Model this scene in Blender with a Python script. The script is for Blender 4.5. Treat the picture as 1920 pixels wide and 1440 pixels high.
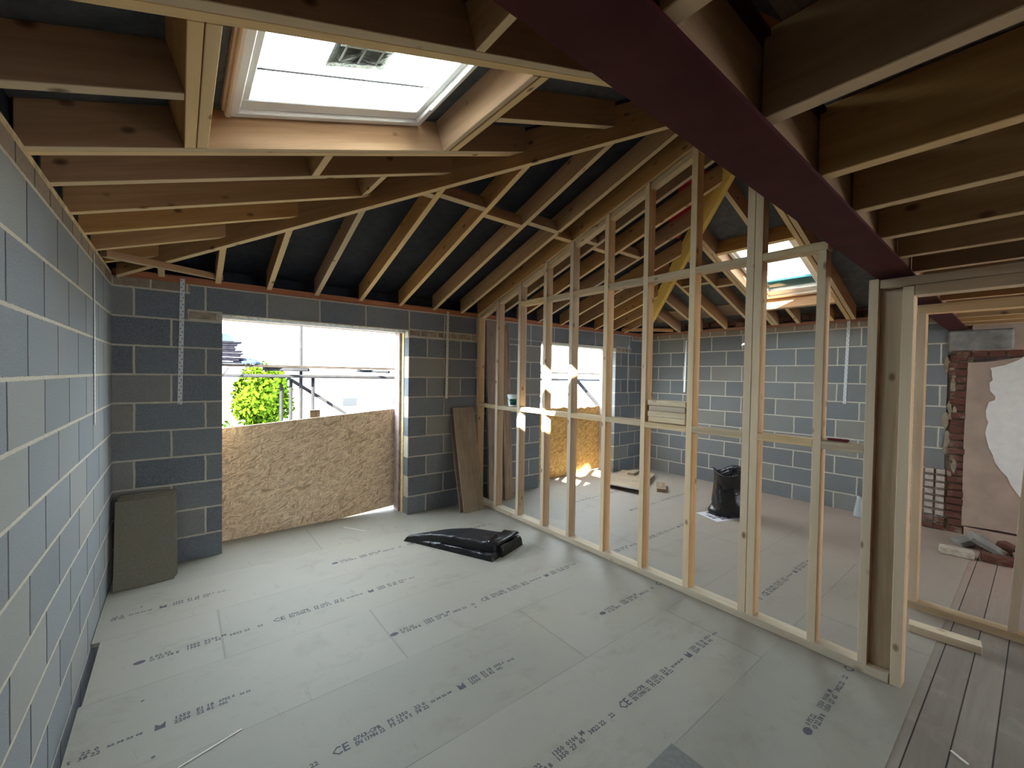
import bpy, bmesh, math, random
from mathutils import Vector, Matrix, noise as mnoise

sc = bpy.context.scene
for o in list(bpy.data.objects):
    bpy.data.objects.remove(o)
C = sc.collection

# ------------------------------------------------------------ camera, sky, sun, exposure
F_PX, CX, CZ = 782.58, 0.408, 1.585
yaw, pit, rol = math.radians(38.4686), math.radians(-1.15526), math.radians(0.8813)
fw = Vector((math.sin(yaw) * math.cos(pit), math.cos(yaw) * math.cos(pit), math.sin(pit)))
rt = Vector((math.cos(yaw), -math.sin(yaw), 0))
up = rt.cross(fw)
r2 = math.cos(rol) * rt + math.sin(rol) * up
u2 = -math.sin(rol) * rt + math.cos(rol) * up
cam = bpy.data.cameras.new('camera')
cam.sensor_width = 36.0
cam.lens = F_PX / 1920 * 36.0
cam.clip_start, cam.clip_end = 0.02, 300
co = bpy.data.objects.new('camera', cam)
C.objects.link(co)
M = Matrix((r2, u2, -fw)).transposed().to_4x4()
M.translation = Vector((CX, 0, CZ))
co.matrix_world = M
sc.camera = co

w = bpy.data.worlds.new('sky')
sc.world = w
w.use_nodes = True
bg = w.node_tree.nodes['Background']
bg.inputs[0].default_value = (0.79, 0.905, 1.0, 1)
bg.inputs[1].default_value = 1.0
w.cycles.sampling_method = 'AUTOMATIC'

sun = bpy.data.lights.new('sun', 'SUN')
sun.energy = 5.5
sun.angle = math.radians(0.6)
sun.color = (1.0, 0.90, 0.74)
so = bpy.data.objects.new('sun', sun)
C.objects.link(so)
so.rotation_euler = Vector((1, 0.60, -0.64)).to_track_quat('-Z', 'Y').to_euler()
so.location = (-6, -4, 8)

sc.view_settings.view_transform = 'Standard'
sc.view_settings.look = 'None'
sc.view_settings.exposure = 4.35
sc.view_settings.gamma = 1.0
sc.view_settings.use_curve_mapping = False
sc.cycles.use_denoising = True
sc.cycles.max_bounces = 12
sc.cycles.diffuse_bounces = 7
sc.cycles.transparent_max_bounces = 12
sc.cycles.sample_clamp_indirect = 6.0

D, W2 = 4.375, 6.794
PI = math.pi
rnd = random.Random(7)

# ------------------------------------------------------------ node helper
class NT:
    def __init__(s, name):
        s.m = bpy.data.materials.new(name)
        s.m.use_nodes = True
        s.t = s.m.node_tree
        s.b = s.t.nodes['Principled BSDF']
    def n(s, kind, **kw):
        nd = s.t.nodes.new(kind)
        for k, v in kw.items():
            setattr(nd, k, v)
        return nd
    def put(s, sock, v):
        if v is None:
            return
        if isinstance(v, bpy.types.NodeSocket):
            s.t.links.new(v, sock)
        elif isinstance(v, tuple) and len(v) == 3 and sock.type == 'RGBA':
            sock.default_value = v + (1,)
        else:
            sock.default_value = v
    def ma(s, op, a, b=None, c=None):
        nd = s.n('ShaderNodeMath', operation=op)
        s.put(nd.inputs[0], a); s.put(nd.inputs[1], b); s.put(nd.inputs[2], c)
        return nd.outputs[0]
    def mix(s, f, a, b):
        nd = s.n('ShaderNodeMix', data_type='RGBA')
        s.put(nd.inputs[0], f); s.put(nd.inputs[6], a); s.put(nd.inputs[7], b)
        return nd.outputs[2]
    def ramp(s, f, stops, interp='LINEAR'):
        nd = s.n('ShaderNodeValToRGB')
        nd.color_ramp.interpolation = interp
        e = nd.color_ramp.elements
        while len(e) < len(stops):
            e.new(0.5)
        for i, (p, c) in enumerate(stops):
            e[i].position = p
            e[i].color = (c, c, c, 1) if not isinstance(c, tuple) else c + (1,)
        s.put(nd.inputs[0], f)
        return nd.outputs[0]
    def noise(s, vec, scale, detail=3.0, rough=0.6, dist=0.0):
        nd = s.n('ShaderNodeTexNoise')
        s.put(nd.inputs['Vector'], vec)
        nd.inputs['Scale'].default_value = scale
        nd.inputs['Detail'].default_value = detail
        nd.inputs['Roughness'].default_value = rough
        nd.inputs['Distortion'].default_value = dist
        return nd.outputs[0]
    def pos(s):
        return s.n('ShaderNodeNewGeometry').outputs['Position']
    def obj(s):
        return s.n('ShaderNodeTexCoord').outputs['Object']
    def sep(s, v):
        nd = s.n('ShaderNodeSeparateXYZ'); s.put(nd.inputs[0], v)
        return nd.outputs
    def comb(s, x, y, z):
        nd = s.n('ShaderNodeCombineXYZ')
        s.put(nd.inputs[0], x); s.put(nd.inputs[1], y); s.put(nd.inputs[2], z)
        return nd.outputs[0]
    def scale(s, v, sx, sy, sz, add=None):
        nd = s.n('ShaderNodeVectorMath', operation='MULTIPLY')
        s.put(nd.inputs[0], v); nd.inputs[1].default_value = (sx, sy, sz)
        out = nd.outputs[0]
        if add is not None:
            n2 = s.n('ShaderNodeVectorMath', operation='ADD')
            s.put(n2.inputs[0], out); s.put(n2.inputs[1], add)
            out = n2.outputs[0]
        return out
    def rand(s):
        return s.n('ShaderNodeObjectInfo').outputs['Random']
    def bump(s, h, strength=0.3, dist=0.01):
        nd = s.n('ShaderNodeBump')
        nd.inputs['Strength'].default_value = strength
        nd.inputs['Distance'].default_value = dist
        s.put(nd.inputs['Height'], h)
        s.t.links.new(nd.outputs[0], s.b.inputs['Normal'])
    def out(s, col=None, rough=0.8, metal=0.0, spec=0.3):
        s.put(s.b.inputs['Base Color'], col)
        s.put(s.b.inputs['Roughness'], rough)
        s.b.inputs['Metallic'].default_value = metal
        s.b.inputs['Specular IOR Level'].default_value = spec
        return s.m

def flat(name, col, rough=0.7, metal=0.0, spec=0.3, var=0.0, scale=20.0, bump=0.0):
    t = NT(name)
    c = col
    if var:
        f = t.noise(t.obj(), scale, 4)
        lo = tuple(max(0, x * (1 - var)) for x in col)
        hi = tuple(min(1, x * (1 + var)) for x in col)
        c = t.mix(t.ramp(f, [(0.3, 0.0), (0.7, 1.0)]), lo, hi)
        if bump:
            t.bump(f, bump, 0.01)
    return t.out(c, rough, metal, spec)

def wood(name, light, dark, knot, knots=1.0, dirt=0.0, rough=0.75, edge=None):
    t = NT(name)
    o = t.obj()
    r = t.rand()
    off = t.comb(t.ma('MULTIPLY', r, 37.0), t.ma('MULTIPLY', r, 91.0), t.ma('MULTIPLY', r, 53.0))
    p = t.scale(o, 1, 1, 1, off)
    g = t.noise(t.scale(p, 1.1, 16, 16), 1.0, 4, 0.6, 1.2)
    g2 = t.noise(t.scale(p, 3.0, 130, 130), 1.0, 2, 0.6)
    c = t.mix(t.ramp(g, [(0.32, 0.0), (0.68, 1.0)]), light, dark)
    c = t.mix(t.ma('MULTIPLY', t.ramp(g2, [(0.45, 0.0), (0.7, 1.0)]), 0.45), c, dark)
    if edge:                       # paler narrow edges: planed timber, with some of their extra light painted in
        nz = t.sep(t.n('ShaderNodeTexCoord').outputs['Normal'])[2]
        ce = t.mix(t.ramp(g, [(0.3, 0.0), (0.7, 0.35)]), edge, tuple(q * 0.75 for q in edge))
        c = t.mix(t.ramp(t.ma('ABSOLUTE', nz), [(0.55, 0.0), (0.75, 1.0)]), c, ce)
    tone = t.n('ShaderNodeHueSaturation')
    t.put(tone.inputs['Value'], t.ma('MULTIPLY_ADD', r, 0.36, 0.82))
    t.put(tone.inputs['Saturation'], t.ma('MULTIPLY_ADD', r, 0.3, 0.85))
    t.put(tone.inputs['Color'], c)
    c = tone.outputs[0]
    v = t.n('ShaderNodeTexVoronoi')
    t.put(v.inputs['Vector'], t.scale(p, 5.0, 8.5, 8.5))
    v.inputs['Scale'].default_value = 1.0
    k = t.ramp(v.outputs['Distance'], [(0.04, 1.0), (0.10, 0.6), (0.145, 0.0)])
    c = t.mix(t.ma('MULTIPLY', k, 0.85 * knots), c, knot)
    if dirt:
        d = t.noise(p, 5.0, 5, 0.7)
        c = t.mix(t.ma('MULTIPLY', t.ramp(d, [(0.45, 0.0), (0.75, 1.0)]), dirt), c, (0.10, 0.085, 0.07))
    t.bump(g2, 0.12, 0.004)
    return t.out(c, rough, 0, 0.25)

M_STUD = wood('stud_pine', (0.60, 0.42, 0.25), (0.45, 0.29, 0.155), (0.15, 0.07, 0.035), edge=(0.74, 0.60, 0.42))
M_NOG = wood('noggin_pine', (0.68, 0.55, 0.37), (0.52, 0.38, 0.22), (0.18, 0.09, 0.045))
M_RAFT = wood('rafter_pine', (0.47, 0.275, 0.135), (0.35, 0.19, 0.085), (0.085, 0.035, 0.018), 1.0, edge=(0.69, 0.515, 0.295))
M_JOIST = wood('joist_pine', (0.36, 0.225, 0.11), (0.26, 0.15, 0.068), (0.07, 0.03, 0.016), 1.0, 0.15, edge=(0.60, 0.43, 0.24))
M_YEL = wood('yellow_board', (0.80, 0.54, 0.06), (0.60, 0.36, 0.03), (0.35, 0.18, 0.03), 0.3)
M_PLATE = wood('red_plate', (0.36, 0.17, 0.10), (0.24, 0.10, 0.06), (0.08, 0.04, 0.03), 0.5)
M_OLD = wood('old_timber', (0.34, 0.25, 0.18), (0.18, 0.13, 0.09), (0.09, 0.06, 0.04), 0.7, 0.5)
M_PALE = wood('pale_pine', (0.78, 0.68, 0.50), (0.62, 0.49, 0.32), (0.30, 0.17, 0.09), 0.7)
M_PLY = wood('weathered_ply', (0.40, 0.31, 0.21), (0.29, 0.215, 0.14), (0.16, 0.11, 0.07), 0.5, 0.35)

def block_mat(name, axis, phase, split=None, vdark=False, brick_z=2.225, zband=None, phase2=0.0, warm=0.0, pale=0.0):
    """concrete blocks 440 x 215 with 10 mm joints, cut bricks above brick_z"""
    t = NT(name)
    P = t.pos()
    s = t.sep(P)
    wob = t.noise(P, 9.0, 2)
    wob2 = t.noise(P, 31.0, 2)
    u = t.ma('ADD', s['XYZ'.index(axis)], t.ma('MULTIPLY_ADD', wob, 0.012, -0.006))
    z = t.ma('ADD', s[2], t.ma('MULTIPLY_ADD', wob2, 0.008, -0.004))
    zz = t.ma('DIVIDE', t.ma('SUBTRACT', z, 0.2), 0.225)
    if zband:                       # lintel course starts higher than the normal coursing
        band = t.ma('GREATER_THAN', z, zband)
        zz = t.ma('ADD', zz, t.ma('MULTIPLY', band, -(zband - 2.0) / 0.225))
    row = t.ma('FLOOR', zz)
    fz = t.ma('SUBTRACT', zz, row)
    par = t.ma('FLOORED_MODULO', row, 2.0)
    ph = phase
    if split is not None:
        ph = t.ma('ADD', t.ma('MULTIPLY', t.ma('GREATER_THAN', s['XYZ'.index(axis)], split), phase2), phase)
    uu = t.ma('ADD', t.ma('DIVIDE', t.ma('SUBTRACT', u, ph), 0.45), t.ma('MULTIPLY', par, 0.5))
    colm = t.ma('FLOOR', uu)
    fu = t.ma('SUBTRACT', uu, colm)
    eh = t.ma('MINIMUM', fz, t.ma('SUBTRACT', 1.0, fz))
    ev = t.ma('MINIMUM', fu, t.ma('SUBTRACT', 1.0, fu))
    mh = t.ramp(eh, [(0.027, 1.0), (0.038, 0.0)])
    mv = t.ramp(ev, [(0.0125, 1.0), (0.0185, 0.0)])
    wn = t.n('ShaderNodeTexWhiteNoise', noise_dimensions='2D')
    t.put(wn.inputs['Vector'], t.comb(row, colm, 0.0))
    base = t.ramp(wn.outputs[0], [(0.0, (0.082, 0.097, 0.114)), (0.35, (0.108, 0.125, 0.143)),
                                  (0.65, (0.14, 0.154, 0.165)), (0.87, (0.185, 0.184, 0.168)), (1.0, (0.225, 0.213, 0.180))])
    sp = t.noise(P, 170.0, 3, 0.7)
    base = t.mix(t.ramp(sp, [(0.38, 0.0), (0.72, 0.6)]), base, (0.33, 0.34, 0.335))
    sp2 = t.noise(P, 60.0, 3, 0.7)
    base = t.mix(t.ramp(sp2, [(0.62, 0.0), (0.78, 0.5)]), base, (0.07, 0.075, 0.08))
    if pale:                        # lifts the block colour to paint in stronger light on the wall
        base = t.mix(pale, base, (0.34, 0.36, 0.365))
    if warm:
        wz = t.noise(P, 1.1, 3)
        base = t.mix(t.ma('MULTIPLY', t.ramp(wz, [(0.3, 0.2), (0.65, 1.0)]), warm), base, (0.165, 0.150, 0.118))
    # cut bricks on the top course
    bz = t.ma('GREATER_THAN', z, brick_z)
    bu = t.ma('DIVIDE', u, 0.225)
    fb = t.ma('FRACT', bu)
    eb = t.ma('MINIMUM', fb, t.ma('SUBTRACT', 1.0, fb))
    mb = t.ramp(eb, [(0.02, 1.0), (0.035, 0.0)])
    wb = t.n('ShaderNodeTexWhiteNoise', noise_dimensions='1D')
    t.put(wb.inputs['W'], t.ma('FLOOR', bu))
    bcol = t.ramp(wb.outputs[0], [(0.0, (0.20, 0.17, 0.13)), (0.5, (0.28, 0.22, 0.16)), (1.0, (0.33, 0.25, 0.17))])
    base = t.mix(bz, base, t.mix(t.ramp(sp2, [(0.4, 0.0), (0.7, 0.6)]), bcol, (0.15, 0.12, 0.09)))
    mvv = t.mix(bz, mv, mb)
    mort = t.mix(t.noise(P, 25.0, 3), (0.40, 0.355, 0.28), (0.55, 0.505, 0.41))
    if vdark:
        c = t.mix(mvv, base, (0.055, 0.055, 0.055))
    else:
        c = t.mix(mvv, base, mort)
    c = t.mix(mh, c, mort)
    stain = t.noise(P, 1.7, 4, 0.65)
    c = t.mix(t.ma('MULTIPLY', t.ramp(stain, [(0.5, 0.0), (0.8, 1.0)]), 0.25), c, (0.30, 0.27, 0.21))
    hgt = t.ma('ADD', t.ma('MULTIPLY', sp, 0.5), t.ma('MULTIPLY', t.ma('MAXIMUM', mh, mvv), -0.6 if vdark else -0.35))
    t.bump(hgt, 0.55, 0.006)
    return t.out(c, 0.95, 0, 0.15)

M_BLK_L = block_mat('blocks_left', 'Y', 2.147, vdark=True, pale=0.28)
M_BLK_B = block_mat('blocks_back', 'X', 0.125, split=2.0, phase2=0.032, zband=2.07, brick_z=2.6)
M_BLK_BC = block_mat('blocks_back_corner', 'X', 0.125, brick_z=2.225)
M_BLK_R = block_mat('blocks_right', 'Y', 0.425, brick_z=2.225, warm=0.5)
M_CUTB = flat('cut_brick', (0.26, 0.21, 0.155), 0.95, var=0.45, scale=9, bump=0.3)
M_MORT = flat('mortar', (0.42, 0.38, 0.30), 0.95, var=0.25, scale=20, bump=0.3)
M_PLATE_M = flat('mortar_bed', (0.52, 0.40, 0.22), 0.95, var=0.3, scale=16, bump=0.4)

def floor_mat():
    t = NT('chipboard')
    P = t.pos(); s = t.sep(P)
    x, y = s[0], s[1]
    r = t.ma('DIVIDE', t.ma('SUBTRACT', y, 0.335), 0.603)
    row = t.ma('FLOOR', r)
    fr = t.ma('SUBTRACT', r, row)
    e = t.ma('MINIMUM', fr, t.ma('SUBTRACT', 1.0, fr))
    wj = t.noise(P, 3.0, 2)
    jl = t.ramp(e, [(0.0020, 1.0), (0.0038, 0.0)])
    jl = t.ma('MULTIPLY', jl, t.ramp(wj, [(0.35, 0.25), (0.55, 1.0)]))
    ux = t.ma('DIVIDE', t.ma('SUBTRACT', x, t.ma('MULTIPLY_ADD', t.ma('FLOORED_MODULO', t.ma('MULTIPLY', row, 2.0), 3.0), 0.8, -1.0)), 2.4)
    cx = t.ma('FLOOR', ux); fx = t.ma('SUBTRACT', ux, cx)
    ex = t.ma('MINIMUM', fx, t.ma('SUBTRACT', 1.0, fx))
    jx = t.ramp(ex, [(0.0002, 0.5), (0.0005, 0.0)])
    wn = t.n('ShaderNodeTexWhiteNoise', noise_dimensions='2D')
    t.put(wn.inputs['Vector'], t.comb(row, cx, 0.0))
    base = t.ramp(wn.outputs[0], [(0.0, (0.300, 0.285, 0.243)), (0.5, (0.325, 0.308, 0.262)), (1.0, (0.350, 0.330, 0.280))])
    big = t.noise(P, 1.3, 5, 0.65)
    base = t.mix(t.ma('MULTIPLY', t.ramp(big, [(0.42, 0.0), (0.7, 1.0)]), 0.35), base, (0.41, 0.375, 0.31))
    wd = t.ramp(t.noise(P, 0.8, 5, 0.7), [(0.46, 0.0), (0.66, 0.6)])
    base = t.mix(wd, base, (0.365, 0.325, 0.25))
    d2 = t.noise(P, 3.1, 6, 0.7, 0.6)
    base = t.mix(t.ma('MULTIPLY', t.ramp(d2, [(0.56, 0.0), (0.72, 1.0)]), 0.45), base, (0.22, 0.20, 0.165))
    sm = t.noise(t.scale(P, 1.2, 2.4, 1.0), 1.6, 5, 0.75, 0.2)
    base = t.mix(t.ma('MULTIPLY', t.ramp(sm, [(0.56, 0.0), (0.74, 1.0)]), 0.45), base, (0.20, 0.155, 0.105))
    scf = t.noise(t.scale(P, 5.0, 1.6, 1.0), 3.0, 4, 0.8, 0.5)
    base = t.mix(t.ma('MULTIPLY', t.ramp(scf, [(0.63, 0.0), (0.69, 1.0)]), 0.3), base, (0.15, 0.14, 0.125))
    fine = t.noise(P, 260.0, 2, 0.8)
    base = t.mix(t.ma('MULTIPLY', t.ramp(fine, [(0.3, 0.0), (0.7, 1.0)]), 0.40), base, (0.20, 0.195, 0.17))
    # brick dust spreading from the old house
    dx = t.ma('SUBTRACT', x, 6.6); dy = t.ma('MULTIPLY', t.ma('SUBTRACT', y, 1.3), 0.75)
    dd = t.ma('SQRT', t.ma('ADD', t.ma('MULTIPLY', dx, dx), t.ma('MULTIPLY', dy, dy)))
    dn = t.ma('ADD', dd, t.ma('MULTIPLY_ADD', d2, 1.6, -0.8))
    base = t.mix(t.ramp(t.ma('DIVIDE', dn, 4.0), [(0.15, 0.8), (0.9, 0.0)]), base, (0.33, 0.235, 0.185))
    # nail heads and specks
    v = t.n('ShaderNodeTexVoronoi'); t.put(v.inputs['Vector'], P); v.inputs['Scale'].default_value = 4.2
    speck = t.ramp(v.outputs['Distance'], [(0.028, 1.0), (0.036, 0.0)])
    base = t.mix(t.ma('MULTIPLY', speck, 0.8), base, (0.05, 0.05, 0.05))
    c = t.mix(t.ma('MULTIPLY', t.ma('MAXIMUM', jl, jx), 0.75), base, (0.10, 0.095, 0.08))
    t.bump(t.ma('MULTIPLY', t.ma('MAXIMUM', jl, jx), -1.0), 0.3, 0.004)
    return t.out(c, 0.62, 0, 0.35)

def plank_mat():
    t = NT('old_floorboards')
    P = t.pos(); s = t.sep(P)
    y = t.ma('ADD', s[1], t.ma('MULTIPLY', s[0], 0.006))
    r = t.ma('DIVIDE', t.ma('SUBTRACT', y, 0.36 - 0.09 * 20), 0.118)
    row = t.ma('FLOOR', r); fr = t.ma('SUBTRACT', r, row)
    e = t.ma('MINIMUM', fr, t.ma('SUBTRACT', 1.0, fr))
    j = t.ramp(e, [(0.012, 1.0), (0.03, 0.0)])
    wn = t.n('ShaderNodeTexWhiteNoise', noise_dimensions='1D'); t.put(wn.inputs['W'], row)
    base = t.ramp(wn.outputs[0], [(0.0, (0.215, 0.185, 0.155)), (0.5, (0.25, 0.215, 0.18)), (1.0, (0.28, 0.245, 0.205))])
    g = t.noise(t.scale(P, 2.0, 40, 1), 1.0, 4, 0.6, 0.5)
    base = t.mix(t.ma('MULTIPLY', t.ramp(g, [(0.4, 0.0), (0.7, 1.0)]), 0.4), base, (0.19, 0.155, 0.125))
    d = t.noise(P, 4.0, 5, 0.7)
    base = t.mix(t.ma('MULTIPLY', t.ramp(d, [(0.52, 0.0), (0.72, 1.0)]), 0.45), base, (0.40, 0.34, 0.29))
    dx = t.ma('SUBTRACT', s[0], 6.4)
    base = t.mix(t.ramp(t.ma('DIVIDE', t.ma('ADD', t.ma('ABSOLUTE', dx), t.ma('MULTIPLY', d, 1.0)), 3.0), [(0.2, 0.6), (0.9, 0.0)]), base, (0.40, 0.23, 0.18))
    c = t.mix(j, base, (0.035, 0.03, 0.028))
    t.bump(t.ma('SUBTRACT', t.ma('MULTIPLY', g, 0.3), j), 0.4, 0.006)
    return t.out(c, 0.85, 0, 0.2)

def osb_mat(name, a, b, dk):
    t = NT(name)
    P = t.obj()
    wrp = t.n('ShaderNodeTexNoise'); t.put(wrp.inputs['Vector'], P); wrp.inputs['Scale'].default_value = 7.0
    dv = t.n('ShaderNodeVectorMath', operation='MULTIPLY_ADD')
    t.put(dv.inputs[0], wrp.outputs['Color']); dv.inputs[1].default_value = (0.05, 0.05, 0.05); t.put(dv.inputs[2], P)
    c = None
    for k, (ang, sx, sz) in enumerate(((0.15, 13, 62), (-0.55, 15, 70), (0.8, 16, 66), (-0.2, 11, 75), (1.35, 17, 68), (0.45, 14, 80))):
        vr = t.n('ShaderNodeVectorRotate', rotation_type='AXIS_ANGLE')
        t.put(vr.inputs['Vector'], dv.outputs[0]); vr.inputs['Axis'].default_value = (0, 1, 0); vr.inputs['Angle'].default_value = ang
        v = t.n('ShaderNodeTexVoronoi', voronoi_dimensions='3D')
        t.put(v.inputs['Vector'], t.scale(vr.outputs[0], sx, 1, sz, (k * 7.3, 0, k * 3.1))); v.inputs['Scale'].default_value = 1.0
        cs = t.sep(v.outputs['Color'])
        ck = t.ramp(cs[0], [(0.0, dk), (0.22, b), (0.7, a), (1.0, tuple(min(1, q * 1.12) for q in a))])
        ck = t.mix(t.ramp(v.outputs['Distance'], [(0.45, 0.0), (0.75, 0.55)]), ck, dk)
        c = ck if c is None else t.mix(t.ramp(cs[1], [(0.60, 0.0), (0.64, 1.0)]), c, ck)
    n2 = t.noise(P, 4.0, 3)
    c = t.mix(t.ma('MULTIPLY', t.ramp(n2, [(0.5, 0.0), (0.75, 1.0)]), 0.3), c, b)
    return t.out(c, 0.7, 0, 0.25)

def membrane_mat(name, a, b):
    t = NT(name)
    P = t.pos()
    f = t.noise(P, 7.0, 5, 0.7, 0.8)
    f2 = t.noise(P, 2.0, 3)
    c = t.mix(t.ramp(f, [(0.35, 0.0), (0.7, 1.0)]), a, b)
    t.bump(t.ma('ADD', f, f2), 0.5, 0.02)
    return t.out(c, 0.75, 0, 0.25)

def brick_mat(name, a, b, mcol):
    t = NT(name)
    r = t.rand()
    n = t.noise(t.pos(), 30, 4, 0.7)
    n2 = t.noise(t.pos(), 7, 3, 0.7)
    c = t.mix(r, a, b)
    c = t.mix(t.ramp(n2, [(0.5, 0.0), (0.7, 0.7)]), c, mcol)
    c = t.mix(t.ma('MULTIPLY', t.ramp(n, [(0.4, 0.0), (0.7, 1.0)]), 0.4), c, (0.07, 0.045, 0.035))
    t.bump(n, 0.6, 0.01)
    return t.out(c, 0.95, 0, 0.1)

M_FLOOR = floor_mat()
M_PLANK = plank_mat()
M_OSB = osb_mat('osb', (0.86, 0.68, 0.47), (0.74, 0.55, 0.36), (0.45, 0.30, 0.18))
M_OSB2 = osb_mat('osb_orange_bounce', (0.72, 0.46, 0.17), (0.58, 0.33, 0.10), (0.33, 0.17, 0.05))  # orange of the bounced light is put into this board's base colour
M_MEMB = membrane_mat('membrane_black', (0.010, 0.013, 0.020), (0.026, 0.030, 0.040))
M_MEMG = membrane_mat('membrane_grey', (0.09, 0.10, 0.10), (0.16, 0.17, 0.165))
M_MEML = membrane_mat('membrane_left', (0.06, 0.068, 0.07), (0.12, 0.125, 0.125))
M_RED = flat('red_oxide', (0.052, 0.0085, 0.010), 0.6, 0, 0.1, var=0.25, scale=6, bump=0.1)
M_REDM = flat('red_membrane', (0.35, 0.01, 0.03), 0.6)
M_BRK = brick_mat('old_brick', (0.11, 0.042, 0.030), (0.17, 0.08, 0.055), (0.26, 0.20, 0.145))
M_BRKP = brick_mat('painted_brick', (0.45, 0.40, 0.33), (0.52, 0.46, 0.37), (0.35, 0.26, 0.20))
M_PLASTER = flat('pink_plaster', (0.33, 0.235, 0.18), 0.95, var=0.18, scale=4, bump=0.15)
M_WHITEP = flat('white_paint', (0.62, 0.58, 0.53), 0.85, var=0.06, scale=14, bump=0.1)
M_CONC = flat('concrete', (0.205, 0.192, 0.168), 0.95, var=0.35, scale=7, bump=0.4)
M_GALV = flat('galvanised', (0.62, 0.63, 0.62), 0.45, 0.7, 0.5, var=0.15, scale=40)
M_SLAB = flat('slab_black', (0.01, 0.01, 0.01), 0.9)
M_WHITE = flat('white_pvc', (0.86, 0.86, 0.84), 0.35, 0, 0.5)
M_CREAM = flat('cream_profile', (0.78, 0.66, 0.52), 0.45, 0, 0.4)
M_BLIND = flat('blue_sill', (0.045, 0.17, 0.20), 0.8, 0, 0.05)
M_INK = flat('ink', (0.085, 0.085, 0.10), 0.7)
M_INSUL = flat('insulation', (0.80, 0.62, 0.30), 0.9, var=0.2, scale=20)
M_OBRICK = flat('facing_brick', (0.40, 0.31, 0.30), 0.9, var=0.3, scale=14, bump=0.3)
M_CHIP = flat('chipboard_green', (0.17, 0.155, 0.115), 0.8, var=0.12, scale=60)
M_CHIPE = flat('chipboard_edge', (0.50, 0.41, 0.27), 0.9, var=0.3, scale=60)
M_TUBE = flat('scaffold_tube', (0.017, 0.018, 0.020), 1.0, 0.0, 0.0, var=0.15, scale=10)
M_SCB = flat('scaffold_board', (0.024, 0.021, 0.018), 0.9, 0, 0.0, var=0.3, scale=6)
M_MORTD = flat('old_mortar', (0.22, 0.18, 0.125), 0.95, var=0.3, scale=20, bump=0.3)
M_SLATE = flat('slate', (0.010, 0.010, 0.014), 1.0, 0, 0.0, var=0.3, scale=12)
M_SLATEB = flat('blue_slate', (0.025, 0.038, 0.055), 1.0, 0, 0.0, var=0.2, scale=8)
M_GREY = flat('grey_board', (0.185, 0.185, 0.175), 0.7, var=0.12, scale=50)
M_REND = flat('render_wall', (0.30, 0.28, 0.27), 0.9)
M_ROOFT = flat('roof_tile', (0.06, 0.045, 0.042), 0.9, var=0.2, scale=3)
M_GLASSD = flat('dark_glass', (0.02, 0.022, 0.025), 0.2)
M_LEAF = flat('leaves', (0.030, 0.060, 0.004), 0.9, 0, 0.0, var=0.6, scale=2.5)
M_BARK = flat('bark', (0.14, 0.10, 0.07), 0.9)
M_GRASS = flat('ground', (0.06, 0.06, 0.045), 0.95, var=0.2, scale=1)
M_PLW = flat('white_plastic', (0.80, 0.85, 0.84), 0.35, 0, 0.5)
M_LAB = flat('tub_label', (0.03, 0.12, 0.09), 0.5)
M_PAPER = flat('paper', (0.66, 0.63, 0.64), 0.9)
M_PAPERK = flat('paper_print', (0.16, 0.15, 0.20), 0.9)
M_CARD = flat('white_card', (0.82, 0.78, 0.74), 0.8)

def plastic_mat(name, col, rough):
    t = NT(name)
    n = t.noise(t.obj(), 9.0, 4, 0.65, 1.0)
    t.bump(n, 0.35, 0.03)
    return t.out(col, rough, 0, 0.5)
M_BLACKP = plastic_mat('black_polythene', (0.008, 0.008, 0.010), 0.26)
M_BLACKM = plastic_mat('black_polythene_top', (0.013, 0.013, 0.015), 0.40)
M_FOILP = plastic_mat('grey_wrap', (0.10, 0.105, 0.105), 0.25)

def glass_mat():
    t = NT('pane_glass')
    tr = t.n('ShaderNodeBsdfTransparent'); tr.inputs[0].default_value = (0.93, 0.96, 0.95, 1)
    gl = t.n('ShaderNodeBsdfGlossy'); gl.inputs['Roughness'].default_value = 0.02
    mx = t.n('ShaderNodeMixShader')
    mx.inputs[0].default_value = 0.05
    t.t.links.new(tr.outputs[0], mx.inputs[1]); t.t.links.new(gl.outputs[0], mx.inputs[2])
    t.t.links.new(mx.outputs[0], t.t.nodes['Material Output'].inputs[0])
    return t.m
M_GLASS = glass_mat()

# ------------------------------------------------------------ object helpers
def link(name, bm, mat, parent=None, smooth=False, mats=None):
    me = bpy.data.meshes.new(name)
    bm.normal_update()
    bm.to_mesh(me); bm.free()
    for m in (mats or [mat]):
        me.materials.append(m)
    if smooth:
        for p in me.polygons:
            p.use_smooth = True
    o = bpy.data.objects.new(name, me)
    C.objects.link(o)
    if parent:
        o.parent = parent
    return o
def tag(o, label, cat, group=None, kind=None):
    o['label'] = label; o['category'] = cat
    if group: o['group'] = group
    if kind: o['kind'] = kind
    return o
def struct(o, label=None, cat=None):
    o['kind'] = 'structure'
    if label: o['label'] = label
    if cat: o['category'] = cat
    return o
def empty(name, loc, label, cat, group=None, rz=0.0):
    o = bpy.data.objects.new(name, None)
    C.objects.link(o); o.location = loc; o.rotation_euler = (0, 0, rz)
    o.empty_display_size = 0.1
    return tag(o, label, cat, group)

def box_bm(x0, x1, y0, y1, z0, z1, bm=None, bev=0.0, mi=0):
    bm = bm or bmesh.new()
    vs = [bm.verts.new((x, y, z)) for x in (x0, x1) for y in (y0, y1) for z in (z0, z1)]
    fs = []
    for q in ((0, 1, 3, 2), (4, 6, 7, 5), (0, 4, 5, 1), (2, 3, 7, 6), (0, 2, 6, 4), (1, 5, 7, 3)):
        f = bm.faces.new([vs[i] for i in q]); f.material_index = mi; fs.append(f)
    if bev:
        bmesh.ops.bevel(bm, geom=list({e for f in fs for e in f.edges}), offset=bev, segments=1, affect='EDGES')
    return bm

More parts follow.
